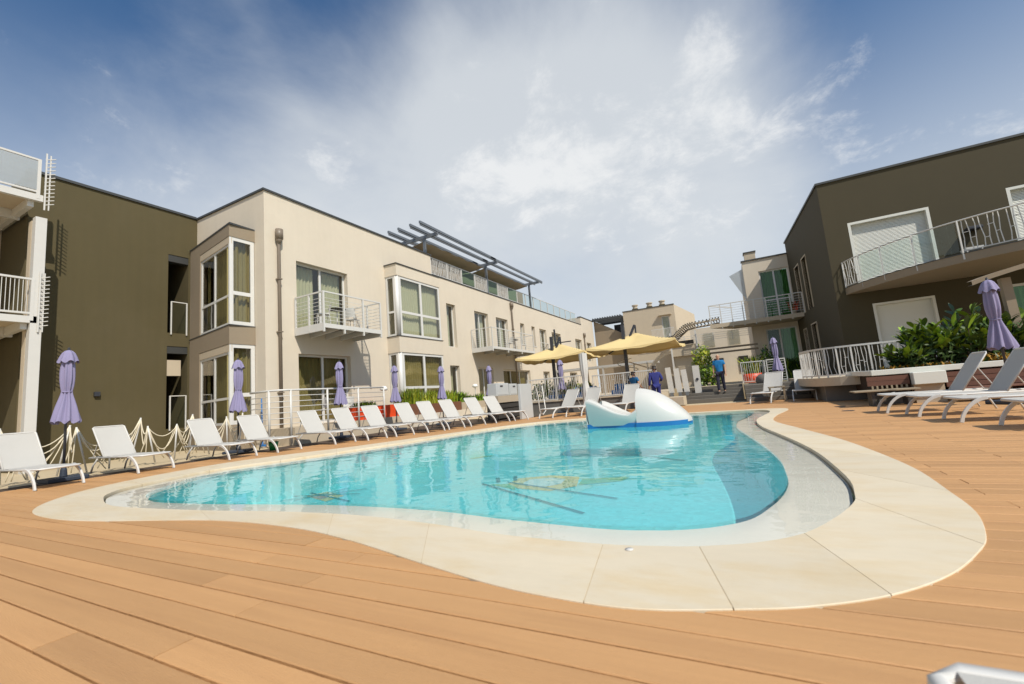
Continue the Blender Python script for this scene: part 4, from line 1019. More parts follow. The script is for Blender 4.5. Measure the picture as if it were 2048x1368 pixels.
# white curtain column at the corner of the big parasol
t = thing('curtained_post', (-5.55, 17.2, 0), 'tall post wrapped in a white curtain at the corner of the ochre parasol', 'post')
MB().grid(32, 16, lambda s, q: (-5.56 + (.155 - .06 * math.exp(-((q - .52) / .12) ** 2)) * (1 + .12 * math.cos(9 * 2 * PI * s)) * math.cos(2 * PI * s), 17.2 + (.155 - .06 * math.exp(-((q - .52) / .12) ** 2)) * (1 + .12 * math.cos(9 * 2 * PI * s)) * math.sin(2 * PI * s), .02 + 2.36 * q), wrap=True).build('curtain', 'white', t, smooth=True)
MB().box(-5.62, -5.5, 17.14, 17.26, 0, 2.42).build('pole', 'white', t)

# ================================================================== OCHRE PARASOLS ON DARK MASTS
def big_parasol(cx_, cy_, hw, ze, za, mast, mt, label):
    t = thing('ochre_parasol', (*mast, .53), label, 'parasol', 'open ochre parasols on dark masts')
    zs = ze
    def top(s, q):
        x = -hw + 2 * hw * s; y = -hw + 2 * hw * q; d = max(abs(x), abs(y)) / hw; e = (min(abs(x), abs(y)) / hw) / max(d, 1e-3)
        sag = .10 * math.sin(d * PI) * (1 - e) + .16 * (1 - e ** 2) * d ** 3
        return (cx_ + x, cy_ + y, zs + (za - zs) * (1 - d) - sag + .16 * d ** 3)
    MB().grid(24, 24, top).build('canopy', 'yellow', t, smooth=True)
    v = MB()
    c4 = [(-1, -1), (1, -1), (1, 1), (-1, 1)]
    for k in range(4):
        a, b = c4[k], c4[(k + 1) % 4]
        def vf(s, q):
            x = (a[0] + (b[0] - a[0]) * s) * hw; y = (a[1] + (b[1] - a[1]) * s) * hw
            e = abs(2 * s - 1); sg = .16 * (1 - e ** 2) - .16
            return (cx_ + x * (1 + .01 * q), cy_ + y * (1 + .01 * q), zs - sg - (.085 + .02 * math.sin(s * 22)) * q)
        v.grid(24, 2, vf)
    v.build('valance', 'yellow', t, smooth=True)
    for sx, sy in c4: MB().bar((cx_, cy_, za - .14), (cx_ + sx * hw * .97, cy_ + sy * hw * .97, zs + .10), .04).build('rib', 'pole_dark', t)
    MB().bar((*mast, .53), (*mast, mt), .13, .13).build('mast', 'pole_dark', t)
    MB().bar((mast[0] + .02, mast[1], mt - 1.05), (mast[0] + (cx_ - mast[0]) * .95, mast[1] + (cy_ - mast[1]) * .95, mt + .0), .08, .08).build('arm', 'pole_dark', t)
    MB().bar((cx_, cy_, za - .1), (cx_, cy_, mt), .06).build('hanger', 'pole_dark', t)
    MB().box(mast[0] - .45, mast[0] + .45, mast[1] - .45, mast[1] + .45, .535, .60).build('base_plate', 'pole_dark', t)
    return t
big_parasol(-3.90, 20.2, 1.85, 2.52, 3.30, (-4.35, 19.6), 3.65, 'big ochre parasol behind the float with its dark mast in front')
big_parasol(-7.75, 20.6, 1.75, 2.52, 3.30, (-8.0, 20.0), 3.65, 'ochre parasol left of the larger one, nearer the cream block')
pz = thing('parasol_mast', (-9.55, 24.5, .53), 'thin dark mast rising beside the cream facade behind the left ochre parasol', 'mast')
MB().bar((-9.55, 24.5, .53), (-9.55, 24.5, 4.7), .09).build('mast', 'pole_dark', pz); MB().bar((-9.55, 24.5, 3.85), (-8.55, 24.5, 3.85), .06).build('arm', 'pole_dark', pz)

# ================================================================== RIGHT: dark taupe building with curved balcony
RY = 20.8
rb = thing('taupe_building', (3.79, RY, 0), 'dark taupe building at the right with white roller shutters and a curved balcony', 'building')
PRt = PY(RY)
hs = [(4.55, 6.97, 3.96, 6.50), (4.85, 6.64, .7, 3.22), (9.02, 11.2, 3.96, 6.6), (8.4, 10.4, .7, 3.25)]
m = MB(); wall(m, PRt, 3.79, 16, -.05, 8.30, hs, .25)
PLw = PG((3.35, 29.0), (3.79, RY)); LL = math.hypot(.44, 8.2)
lh = [(LL - 4.85, LL - 3.85, 3.9, 6.42), (LL - 6.75, LL - 5.7, 3.9, 6.42), (LL - 4.98, LL - 3.85, .7, 3.13), (LL - 6.9, LL - 6.2, .7, 3.08)]
wall(m, PLw, 0, LL, -.05, 8.30, lh, .22)
m.quad((3.35, 29, 8.29), (3.79, RY, 8.29), (16, RY, 8.29), (16, 29, 8.29)); m.quad((16, RY, -.05), (16, 29, -.05), (16, 29, 8.3), (16, RY, 8.3)); m.quad((3.35, 29, -.05), (16, 29, -.05), (16, 29, 8.3), (3.35, 29, 8.3))
m.build('wall', 'olive_dark', rb)
MB().pbox(PRt, 3.74, 16.05, 8.30, 8.38, -.3, .05).build('roof_edge', 'edge', rb); MB().pbox(PLw, -.05, LL - .02, 8.30, 8.38, -.3, .05).build('roof_edge', 'edge', rb)
slat_shutter(rb, PRt, 4.64, 6.88, 3.97, 6.41, -.16, 48); slat_shutter(rb, PRt, 9.11, 11.1, 3.97, 6.5, -.16, 48)
fr = MB().pbox(PRt, 4.85, 4.93, .7, 3.22, -.24, .015).pbox(PRt, 6.56, 6.64, .7, 3.22, -.24, .015).pbox(PRt, 4.93, 6.56, 3.14, 3.22, -.24, .015).build('door_frame', 'shutter', rb)
MB().pbox(PRt, 4.93, 6.56, .7, 3.14, -.22, -.18).build('shutter_leaf', 'shutter', rb)
window(rb, PRt, 8.4, 10.4, .7, 3.25, -.1, (.5,), (), .09, 'green_glass', curtain=('curtain', (.02, .48), (.52, .98)))
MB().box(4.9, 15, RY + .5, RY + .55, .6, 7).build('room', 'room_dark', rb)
for a, b, c, d in lh:
    f = MB().pbox(PLw, a + .01, b - .01, c + .01, d - .01, -.21, -.16).build('cream_blind', 'beige', rb)
    MB().pbox(PLw, a - .06, a, c, d, -.1, .02).pbox(PLw, b, b + .06, c, d, -.1, .02).pbox(PLw, a - .06, b + .06, d, d + .06, -.1, .02).build('trim', 'beige', f)
# curved balcony
edge = [(4.12, RY - .003), (4.32, 20.2), (4.75, 19.3), (5.2, 18.6), (5.8, 17.9), (6.5, 17.35), (7.3, 16.9), (8.4, 16.5), (9.6, 16.3), (11.5, 16.2), (13, 16.2)]
def smooth_open(pts, per=5):
    e = [tuple(2 * Vector(pts[0]) - Vector(pts[1]))] + pts + [tuple(2 * Vector(pts[-1]) - Vector(pts[-2]))]; out = []
    for i in range(1, len(e) - 2):
        p0, p1, p2, p3 = (Vector(e[i + k]) for k in (-1, 0, 1, 2))
        for j in range(per):
            t = j / per; out.append(.5 * ((2 * p1) + (-p0 + p2) * t + (2 * p0 - 5 * p1 + 4 * p2 - p3) * t * t + (-p0 + 3 * p1 - 3 * p2 + p3) * t ** 3))
    out.append(Vector(e[-2])); return out
ce = smooth_open(edge)
bal = MB().prism([(p.x, p.y) for p in ce] + [(13, RY - .003)], 3.70, 3.95).build('curved_balcony', 'taupe', rb)
MB().prism([(p.x, p.y - .02) for p in ce] + [(13, RY - .003)], 3.951, 3.975).build('balcony_edge', 'edge', bal)
rr = random.Random(31)
ins = [Vector((p.x + .03, p.y + .05)) for p in ce]
def at_arc(pts, d):
    for a, b in zip(pts, pts[1:]):
        L_ = (b - a).length
        if d <= L_: return a.lerp(b, d / L_)
        d -= L_
    return pts[-1]
tot = sum((b - a).length for a, b in zip(ins, ins[1:]))
tr_ = MB(); tr_.tube([(p.x, p.y, 4.98) for p in ins], .022, 8); tr_.build('top_rail', 'white', bal, smooth=True)
seg = [0, .95, 1.9, 2.95, 4.1, 5.6, 7.2, 8.8, 10.4]
for i, (d0, d1) in enumerate(zip(seg, seg[1:])):
    a = at_arc(ins, d0); b = at_arc(ins, d1)
    MB().bar((a.x, a.y - .07, 3.78), (a.x, a.y - .07, 4.98), .036).build('post', 'white', bal)
    Pg = PG(a, b); Ln = (b - a).length
    if i in (0, 4, 6):
        m = MB(); zigzag(m, Pg, .04, Ln - .04, 4.05, 4.96, rr, .12, .018); m.bar(Pg(.03, 4.04, 0), Pg(Ln - .03, 4.04, 0), .03); m.build('patterned_infill', 'white', bal)
    else:
        m = MB(); k = 6
        for q in range(k):
            a2 = at_arc(ins, d0 + .04 + (d1 - d0 - .08) * q / k); b2 = at_arc(ins, d0 + .04 + (d1 - d0 - .08) * (q + 1) / k)
            m.pbox(PG(a2, b2), 0, (b2 - a2).length, 4.04, 4.94, -.005, .005)
        m.build('glass_panel', 'rail_glass', bal)
t = thing('folding_chair', (6.9, 18.3, 3.97), 'small white folded chair standing on the curved balcony', 'chair')
MB().box(6.72, 7.12, 18.1, 18.5, 4.19, 4.25).build('seat', 'white', t)
for x in (6.74, 7.08):
    for y in (18.12, 18.46): MB().bar((x, y, 3.975), (x, y, 4.19), .03).build('leg', 'white', t)
# wall lamp shaped dark fitting over the balcony
t = thing('wall_lamp', (7.9, 20.6, 5.35), 'dark wall lamp under the roof beside the first white shutter', 'lamp')
MB().box(7.75, 8.15, 20.45, 20.79, 5.3, 5.42).build('body', 'pole_dark', t, bevel=.03)
# low round terrace with patterned railing
tp = [(1.75, 16.2), (1.85, 15.2), (2.15, 14.6), (2.7, 14.35), (3.5, 14.3), (4.4, 14.3)]
tp2 = smooth_open(tp, 4)
tag(MB().prism([(p.x, p.y) for p in tp2] + [(4.4, 20.79), (1.75, 20.79)], .43, .66).build('side_terrace', 'beige'), kind='structure')
tag(MB().box(2.1, 4.4, 14.9, 20.7, -.05, .429).build('terrace_plinth', 'concrete'), kind='structure')
pr_ = [(p.x + .03, p.y + .05) for p in tp2[::2]]
bar_railing('curved_railing', 'white curved railing with irregular bars around the side terrace before the dark building', pr_, .66, 1.46)
bar_railing('glass_front_railing', 'white railing with irregular bars at the foot of the green glass wall', [(.15, 21.6), (1.0, 21.55), (1.05, 21.5)], .60, 1.50)
bar_railing('plain_railing', 'thin white railing running behind the back right parasol to the side terrace', [(1.1, 20.9), (1.75, 20.9)], .60, 1.50, style='h')
st2 = thing('side_steps', (1.0, 17.6, 0), 'dark side steps behind the two upright loungers at the back right', 'steps')
for k in range(4): MB().box(.15, 2.08, 17.4 + k * .4, 21.0, k * .14 + .001, (k + 1) * .14).build('step', 'step', st2, bevel=.008)

# ------------------------------------------------------------------ shrub planter, wooden benches
wp = thing('white_planter_wall', (2.66, 12.5, 0), 'long white raised planter beam over wooden bench boards at the right', 'planter')
MB().box(2.66, 9, 12.5, 12.62, .65, .77).box(2.66, 2.78, 12.62, 15.2, .65, .77).build('rim_beam', 'shutter', wp, bevel=.008)
MB().box(2.8, 9, 12.63, 15.1, .2, .72).build('soil', 'soil', wp)
MB().box(3.32, 3.86, 12.30, 12.499, .40, .66).build('bracket', 'shutter', wp, bevel=.01)
MB().box(3.86, 9, 12.63, 12.66, .0, .645).build('back_board', 'wood', wp)
MB().box(3.34, 3.84, 12.45, 12.62, 0, .399).build('pier', 'planter_beige', wp)
MB().box(2.66, 9, 12.63, 13.0, -.02, .19).build('base', 'concrete', wp)
bn = thing('wooden_bench', (2.9, 12.4, 0), 'weathered wooden bench seat with brown red back boards under the white planter', 'bench')
for k in range(2): MB().box(2.56, 3.30, 12.50 + .004 * k, 12.54 + .004 * k, .42 + k * .105, .52 + k * .105).build('back_board', 'wood', bn)
for k in range(4): MB().box(2.2, 3.32, 11.98 + k * .125, 12.095 + k * .125, .315, .345).build('seat_board', 'wood_seat', bn, bevel=.004)
for k in range(8): MB().box(2.62 + k * .085, 2.65 + k * .085, 12.46, 12.50, .35, .42).build('spindle', 'wood_seat', bn)
for x in (2.5, 3.1): MB().box(x, x + .06, 12.05, 12.4, 0, .314).build('leg', 'black_wood', bn)
b2 = thing('wooden_bench', (4.6, 12.3, 0), 'dark red brown bench behind the right hand loungers', 'bench')
for k in range(3): MB().box(3.9, 8, 12.52, 12.56, .30 + k * .11, .40 + k * .11).build('back_board', 'wood', b2)
for k in range(4): MB().box(3.9, 8, 11.98 + k * .125, 12.095 + k * .125, .26, .29).build('seat_board', 'wood', b2, bevel=.004)
for x in (4.2, 5.6, 7.2): MB().box(x, x + .06, 12.05, 12.5, 0, .259).build('leg', 'black_wood', b2)

def leaf_mesh(name, mat, L_, W_, curl):
    me = bpy.data.meshes.new(name); vs = []; n = 6
    for i in range(n + 1):
        s = i / n; w_ = W_ * (math.sin(PI * min(1, s * .93 + .05) ** 1.25) ** .8); z = -curl * L_ * s * s
        vs += [(s * L_, -w_, z + w_ * .25), (s * L_, 0, z), (s * L_, w_, z + w_ * .25)]
    fs = [q for i in range(n) for q in ((3 * i, 3 * i + 3, 3 * i + 4, 3 * i + 1), (3 * i + 1, 3 * i + 4, 3 * i + 5, 3 * i + 2))]
    me.from_pydata(vs, [], fs); me.materials.append(M[mat])
    for f in me.polygons: f.use_smooth = True
    return me
LEAF = [leaf_mesh('leaf', 'leaf', .32, .050, .12), leaf_mesh('leaf', 'leaf', .26, .048, .25), leaf_mesh('leaf', 'leaf_dark', .29, .05, .1)]
def shrub(x, y, z, h, spread, nst, per, label, seed, darker=.3):
    t = thing('broadleaf_shrub', (x, y, z), label, 'shrub', None); rg = random.Random(seed); st_ = MB()
    for i in range(nst):
        a = 2 * PI * i / nst + rg.uniform(-.4, .4); r = spread * math.sqrt(rg.uniform(.03, 1)); hh = h * rg.uniform(.55, 1) * (1 - .35 * (r / spread) ** 2)
        tip = Vector((math.cos(a) * r, math.sin(a) * r, hh)); b0 = Vector((math.cos(a) * r * .25, math.sin(a) * r * .25, 0)); md = b0.lerp(tip, .5) + Vector((0, 0, .08))
        st_.tube([tuple(Vector((x, y, z)) + p) for p in (b0, md, tip)], [.014, .01, .006], 5)
        for k in range(per):
            s = rg.uniform(.35, 1); p = (md.lerp(tip, (s - .5) * 2) if s > .5 else b0.lerp(md, s * 2))
            o = bpy.data.objects.new('leaf', LEAF[2] if rg.random() < darker else rg.choice(LEAF[:2])); COL.objects.link(o); o.parent = t; o.location = p
            o.rotation_euler = (rg.uniform(-.5, .5), -rg.uniform(.25, 1.35) - .15 * s, a + rg.uniform(-1.5, 1.5)); q = rg.uniform(.6, 1.15); o.scale = (q, q, q)
    st_.build('stem', 'stem', t); inner = MB()
    for i in range(420):                                                # inner leaf mass, the shade inside the shrub put into its dark colour
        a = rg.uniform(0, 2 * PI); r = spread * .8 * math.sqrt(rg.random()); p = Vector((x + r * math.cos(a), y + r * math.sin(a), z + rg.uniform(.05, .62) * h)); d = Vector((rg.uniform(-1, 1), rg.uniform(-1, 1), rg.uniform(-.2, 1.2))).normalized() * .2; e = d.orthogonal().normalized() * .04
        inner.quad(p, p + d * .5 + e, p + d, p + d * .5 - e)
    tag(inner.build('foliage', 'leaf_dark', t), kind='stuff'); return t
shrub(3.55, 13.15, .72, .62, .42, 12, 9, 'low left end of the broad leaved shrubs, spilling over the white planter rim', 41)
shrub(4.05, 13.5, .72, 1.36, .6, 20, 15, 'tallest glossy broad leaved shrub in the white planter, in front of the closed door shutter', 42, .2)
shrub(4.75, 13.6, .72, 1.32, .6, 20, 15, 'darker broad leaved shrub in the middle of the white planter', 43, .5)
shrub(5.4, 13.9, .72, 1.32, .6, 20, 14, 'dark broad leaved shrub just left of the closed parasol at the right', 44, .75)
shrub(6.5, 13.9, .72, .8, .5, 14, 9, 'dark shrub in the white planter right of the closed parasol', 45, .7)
blades('flowering_ground_cover', 'ochre flowering ground cover at the foot of the shrubs in the white planter', 'plant', 4.5, 6.2, 12.75, 13.1, .70, .26, 420, ('flower', 'leaf_dark', 'flower'), 46, .035, .8)
blades('flowering_ground_cover', 'small ochre and green plants at the left corner of the white planter', 'plant', 2.95, 4.2, 12.72, 13.0, .70, .16, 300, ('flower', 'leaf_dark'), 47, .035, .8)
# grey curved canopy with post at the right edge
cn = thing('curved_canopy', (6.2, 13.6, .7), 'grey curved sunshade blade on a leaning post at the right edge', 'canopy')
MB().grid(18, 3, lambda s, q: (4.98 + 3.4 * s, 13.5 - .1 * math.sin(s * 3) + 1.0 * q * (.25 + .75 * s), 2.60 + .72 * s ** .85 + .02 * q)).grid(18, 1, lambda s, q: (4.98 + 3.4 * s, 13.5 - .1 * math.sin(s * 3), 2.60 + .72 * s ** .85 - .10 * q)).grid(18, 3, lambda s, q: (4.98 + 3.4 * s, 13.5 - .1 * math.sin(s * 3) + 1.0 * q * (.25 + .75 * s), 2.50 + .72 * s ** .85 + .02 * q)).build('blade', 'taupe', cn, smooth=True)
MB().bar((5.66, 13.8, .7), (5.62, 13.8, 2.60), .16, .16).build('post', 'taupe', cn)
# concrete deck drains
for x, y, lb in ((2.0, 12.6, 'small dark drain cover in the deck, farther from the camera'), (1.9, 11.2, 'small dark drain cover in the deck near the right loungers')):
    t = thing('drain_cover', (x, y, 0), lb, 'drain', 'drain covers in the deck'); MB().lathe([(.11, .001), (.11, .006), (.0, .007)], 16, (x, y)).build('lid', 'pole_dark', t)

t = thing('inlet_cap', (-.63, 2.40, .007), 'small round white inlet cap set in the near edge of the pool coping', 'cap')
MB().lathe([(.022, .0072), (.022, .012), (.0, .014)], 14, (-.63, 2.40)).build('cap', 'white', t, smooth=True)
# ================================================================== MIDDLE: beige building with green glass
mb2 = thing('beige_house', (1.27, 29, 0), 'beige two storey house with green glass windows, chimney and wide balcony', 'building')
P2 = PY(29); hl = [(1.83, 3.30, 4.1, 6.95), (1.75, 3.25, .62, 3.5)]
m = MB(); wall(m, P2, 1.05, 3.42, .5, 7.68, hl, .2)
m.quad((1.05, 29, .5), (1.05, 36, .5), (1.05, 36, 7.68), (1.05, 29, 7.68)); m.quad((1.05, 29, 7.68), (3.42, 29, 7.68), (3.42, 36, 7.68), (1.05, 36, 7.68)); m.quad((1.05, 36, .5), (3.4, 36, .5), (3.4, 36, 7.68), (1.05, 36, 7.68))
m.build('wall', 'cream', mb2)
MB().box(1.0, 3.45, 28.93, 29.3, 7.68, 7.75).build('roof_edge', 'edge', mb2)
MB().box(1.25, 1.83, 29.4, 30.0, 7.6, 8.28).build('chimney', 'beige', mb2); MB().box(1.2, 1.88, 29.35, 30.05, 8.281, 8.34).build('chimney_cap', 'edge', mb2)
window(mb2, P2, 1.83, 3.30, 4.1, 6.95, -.1, (.5,), (.38,), .07, 'green_glass', ('curtain_green', (.02, .98)))
window(mb2, P2, 1.75, 3.25, .62, 3.5, -.1, (.45,), (), .07, 'green_glass', ('curtain', (.5, .98)))
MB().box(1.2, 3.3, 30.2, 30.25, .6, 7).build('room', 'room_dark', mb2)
bs = MB().prism([(-1.05, 27.0), (3.55, 27.0), (3.45, 28.99), (.2, 28.99)], 3.76, 3.98).build('balcony', 'beige', mb2)
m = MB(); q = 8
for i in range(q + 1): m.bar((-1.0 + 4.5 * i / q, 27.03, 3.70), (-1.0 + 4.5 * i / q, 27.03, 5.05), .05)
m.bar((-1.0, 27.03, 5.05), (3.5, 27.03, 5.05), .045)
for k in range(7): m.bar((-1.0, 27.03, 4.12 + k * .13), (3.5, 27.03, 4.12 + k * .13), .014)
m.bar((-1.0, 27.03, 5.05), (.2, 28.95, 5.05), .045); m.build('balcony_railing', 'white', bs)
MB().add([(.28, 29.1, 7.0), (1.04, 29.1, 7.3), (1.04, 29.1, 5.35), (.28, 29.12, 7.0)], [(0, 1, 2)]).add([(.28, 29.13, 7.0), (1.04, 29.13, 7.3), (1.04, 29.13, 5.35)], [(0, 2, 1)]).build('glass_wing', 'frosted', mb2)
t = thing('potted_plant', (3.1, 27.6, 3.98), 'red flowering pot plant at the right end of the house balcony', 'plant')
MB().lathe([(.10, 3.98), (.15, 4.22), (.13, 4.22), (.0, 4.18)], 12, (3.1, 27.6)).build('pot', 'planter_beige', t)
blades('geranium', 'red geranium blooms in the pot on the house balcony', 'plant', 2.95, 3.25, 27.5, 27.7, 4.2, .55, 120, ('red', 'leaf_dark'), 51, .04, .5)
t = thing('red_tub', (.55, 22.4, .6), 'red planter tub behind the white railing right of the steps', 'planter')
MB().lathe([(.36, .60), (.40, 1.0), (.36, 1.0), (.34, .95), (.0, .94)], 16, (.55, 22.4)).build('tub', 'red', t, smooth=True)
blades('leafy_plant', 'green leafy plant in the red tub behind the railing', 'plant', .3, .8, 22.2, 22.6, .95, .9, 260, ('leaf', 'leaf_yellow', 'leaf_dark'), 52, .045, .6)
blades('hedge_plant', 'dark round bush before the green glass wall', 'bush', 1.9, 2.6, 23.6, 24.4, .6, 1.1, 500, ('leaf_dark', 'leaf_dark', 'leaf'), 53, .05, .6)
t = thing('covered_grill', (1.0, 20.4, 0), 'dark grey covered kettle beside the back right parasol', 'grill')
MB().lathe([(.0, .95), (.2, .93), (.32, .82), (.36, .66), (.3, .52), (.12, .45), (.0, .44)], 16, (.95, 20.55)).build('bowl', 'concrete', t, smooth=True)
for a in (0, 2.1, 4.2): MB().bar((.95 + .1 * math.cos(a), 20.55 + .1 * math.sin(a), .5), (.95 + .3 * math.cos(a), 20.55 + .3 * math.sin(a), .43), .03).build('leg', 'pole_dark', t)
for x, y, lb in ((1.05, 16.6, 'square woven stool standing between the two upright loungers'),):
    t = thing('garden_stool', (x, y, 0), lb, 'stool')
    for dx, dy in ((-.2, -.2), (.2, -.2), (.2, .2), (-.2, .2)): MB().box(x + dx - .02, x + dx + .02, y + dy - .02, y + dy + .02, 0, .44).build('leg', 'wood_seat', t)
    MB().box(x - .24, x + .24, y - .24, y + .24, .441, .48).build('seat', 'wood_seat', t)

# ================================================================== BACKGROUND
bk = thing('stucco_block', (-9.8, 45, 0), 'pale beige stucco block with three chimney pots on its flat roof', 'building')
m = MB(); Pb = PY(45); wall(m, Pb, -9.78, -4.75, -.05, 8.58, [(-6.05, -5.3, 5.3, 7.55)], .3)
m.quad((-4.75, 45, -.05), (-3.6, 54, -.05), (-3.6, 54, 8.58), (-4.75, 45, 8.58)); m.quad((-9.78, 45, -.05), (-9.78, 54, -.05), (-9.78, 54, 8.58), (-9.78, 45, 8.58)); m.quad((-9.78, 45, 8.57), (-4.75, 45, 8.57), (-3.6, 54, 8.57), (-9.78, 54, 8.57))
m.build('wall', 'beige', bk); MB().box(-9.83, -4.72, 44.95, 45.2, 8.58, 8.66).build('roof_edge', 'edge', bk)
MB().add([(-4.6, 46.3, 6.9), (-4.35, 48.2, 6.9), (-4.35, 48.2, 8.0), (-4.6, 46.3, 8.0)], [(0, 1, 2, 3)]).build('side_window', 'room_dark', bk)
window(bk, Pb, -6.05, -5.3, 5.3, 7.55, -.06, (), (), .08, curtain=('curtain', (.05, .95)))
MB().box(-6.3, -5.05, 44.6, 44.999, 7.62, 7.72).build('door_hood', 'beige', bk)
b3 = MB().box(-7.0, -4.9, 44.0, 44.99, 5.1, 5.28).build('balcony', 'beige', bk)
m = MB()
for i in range(18): m.bar((-6.95 + i * .12, 44.05, 5.28), (-6.95 + i * .12, 44.05, 6.2), .03)
m.bar((-7, 44.05, 6.2), (-4.9, 44.05, 6.2), .05); m.build('balcony_railing', 'white', b3)
for x in (-8.6, -7.15, -5.9):
    c = MB().box(x - .28, x + .28, 45.4, 46, 8.58, 8.85).build('chimney', 'olive', bk); MB().lathe([(.24, 8.85), (.24, 9.15), (.32, 9.15), (.32, 9.25), (.0, 9.3)], 12, (x, 45.7)).build('chimney_pot', 'beige', c)
sw = thing('side_wing', (-13.2, 46, 0), 'shaded khaki wing with sloping top under a dark louvred pergola', 'building')
MB().add([(-13.25, 46, -.05), (-10.2, 46, -.05), (-10.2, 46, 6.5), (-13.25, 46, 8.3), (-13.25, 52, -.05), (-10.2, 52, -.05), (-10.2, 52, 6.5), (-13.25, 52, 8.3)], ((0, 1, 2, 3), (7, 6, 5, 4), (0, 3, 7, 4), (1, 5, 6, 2), (3, 2, 6, 7))).build('wall', 'taupe', sw)
for k in range(12): MB().bar((-13.2 + k * .27, 45.5, 8.42), (-13.2 + k * .27, 50, 8.42), .08, .2).build('louvre', 'edge', sw)
for y in (45.6, 49): MB().bar((-13.4, y, 8.25), (-10.0, y, 8.25), .14, .2).build('beam', 'edge', sw)
MB().bar((-10.1, 45.7, .5), (-10.1, 45.7, 8.2), .25).build('column', 'edge', sw); MB().box(-12, -10.3, 49.9, 50.0, 6.0, 8.1).build('screen', 'pole_dark', sw)
br = thing('footbridge', (-3.3, 28, .53), 'beige bridge wing with curved slatted roof and white handrails', 'footbridge')
MB().box(-3.45, -1.93, 28, 31, 2.45, 3.1).build('parapet', 'beige', br); MB().box(-3.4, -2.0, 28.25, 31, .5, 2.449).build('under_wall', 'beige', br)
MB().box(-6.2, -3.46, 29.5, 32, .5, 2.9).build('back_wall', 'beige', br)
arc = [(-3.6, 3.55), (-3.2, 3.62), (-2.9, 3.9), (-2.5, 4.2), (-2.0, 4.28), (-1.2, 4.32), (-.6, 4.36)]
for y in (27.9, 30): MB().tube([(x, y, z) for x, z in arc], .06, 8).build('roof_beam', 'beige', br, smooth=True)
for k in range(24):
    s = k / 23 * (len(arc) - 1); i = min(int(s), len(arc) - 2); x = arc[i][0] + (arc[i + 1][0] - arc[i][0]) * (s - i); z = arc[i][1] + (arc[i + 1][1] - arc[i][1]) * (s - i)
    MB().bar((x, 27.8, z + .1), (x, 30.1, z + .1), .06, .05).build('roof_slat', 'edge', br)
for x in (-3.4, -1.95): MB().bar((x, 28, .5), (x, 28, 3.9), .09).build('post', 'white', br)
for z in (2.66, 2.42): MB().bar((-1.92, 28, z), (1.2, 28, z), .12, .10).build('beam', 'taupe', br)
m = MB()
for k in range(4): m.bar((-3.45, 27.95, 3.2 + k * .12), (1.0, 27.95, 3.25 + k * .12), .02)
for x in (-3.4, -2.6, -1.9, -1, 0): m.bar((x, 27.95, 3.1), (x, 27.95, 3.62), .04)
m.build('handrail', 'white', br)
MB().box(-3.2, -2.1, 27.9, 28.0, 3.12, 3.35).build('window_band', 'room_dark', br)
hb = thing('pale_house', (-1, 40, 0), 'pale house glimpsed behind the footbridge', 'building')
MB().box(-3.2, 3, 40, 48, -.05, 5.3).build('wall', 'cream', hb)
for x in (-2.2, -.3, 1.4): MB().box(x, x + .8, 39.93, 39.999, 3.6, 4.8).build('window', 'glass', hb)
for x in (-1.6, .2): MB().box(x, x + .7, 39.93, 39.999, 1.3, 2.6).build('window', 'room_dark', hb)
# white spiral slide roof and rails behind the man in navy
sl_ = thing('arched_slide', (-3.4, 20.4, .53), 'white arched shell with thin rails between the two men and the white screens', 'slide')
MB().grid(14, 2, lambda s, q: (-3.62 + 1.05 * s, 20.3 + .6 * q, 1.45 + .85 * math.sin(s * PI * .5) ** .8 - .10 * q)).grid(14, 1, lambda s, q: (-3.62 + 1.05 * s, 20.3, 1.45 + .85 * math.sin(s * PI * .5) ** .8 - .11 * q)).build('shell', 'white', sl_, smooth=True)
MB().tube([(-4.5 + .45 * math.cos(a), 20.5 + .3 * math.sin(a), 1.0 + a * .10) for a in [k * .4 for k in range(30)]], .02, 6).build('spiral_rail', 'white', sl_, smooth=True)
for x in (-3.6, -4.2): MB().bar((x, 20.4, .5), (x, 20.4, 1.9), .06).build('post', 'white', sl_)
MB().bar((-4.4, 20.4, 2.0), (-2.4, 20.4, 1.15), .05).build('handrail', 'planter_beige', sl_)
t = thing('sign_post', (-1.6, 20.6, .4), 'white upright board with small dark round plate beside the bush', 'board')
MB().box(-1.75, -1.48, 20.55, 20.65, .36, 1.55).build('board', 'white', t); MB().lathe([(.0, 0), (.06, .005), (.06, .02)], 12).build('plate', 'pole_dark', None).parent = t
for c in t.children:
    if c.name.startswith('plate'): c.location = (0, -.06, .55); c.rotation_euler = (PI / 2, 0, 0)
# bushes
def bush(name, label, x, y, z, rx, ry, rz_, n, mats, seed, cat='bush', size=.14, trunk=0.):
    t = thing(name, (x, y, z), label, cat); rg = random.Random(seed); ms = [MB() for _ in mats]
    for i in range(n):
        a = rg.uniform(0, 2 * PI); u = rg.uniform(-.7, 1); r = rg.uniform(.45, 1) ** .5; k = math.sqrt(1 - u * u) if abs(u) < 1 else 0
        lob = 1 + .22 * math.sin(3 * a + seed) + .15 * math.sin(5 * a + 7 * u)
        p = Vector((x + rx * r * k * math.cos(a) * lob, y + ry * r * k * math.sin(a) * lob, z + trunk + rz_ * .7 + rz_ * r * u * lob)); s = size * rg.uniform(.5, 1.2)
        d = Vector((rg.uniform(-1, 1), rg.uniform(-1, 1), rg.uniform(-.6, 1))).normalized(); e = d.orthogonal().normalized() * s * .4
        rg.choice(ms).quad(p, p + d * s * .5 + e, p + d * s, p + d * s * .5 - e)
    for mb, mt in zip(ms, mats): tag(mb.build('crown' if trunk else 'foliage', mt, t), kind='stuff')
    m = MB(); m.tube([(x, y, z), (x + .04, y, z + trunk + rz_ * .5)], [.06, .03], 6); m.build('trunk' if trunk else 'stem', 'stem', t)
    return t
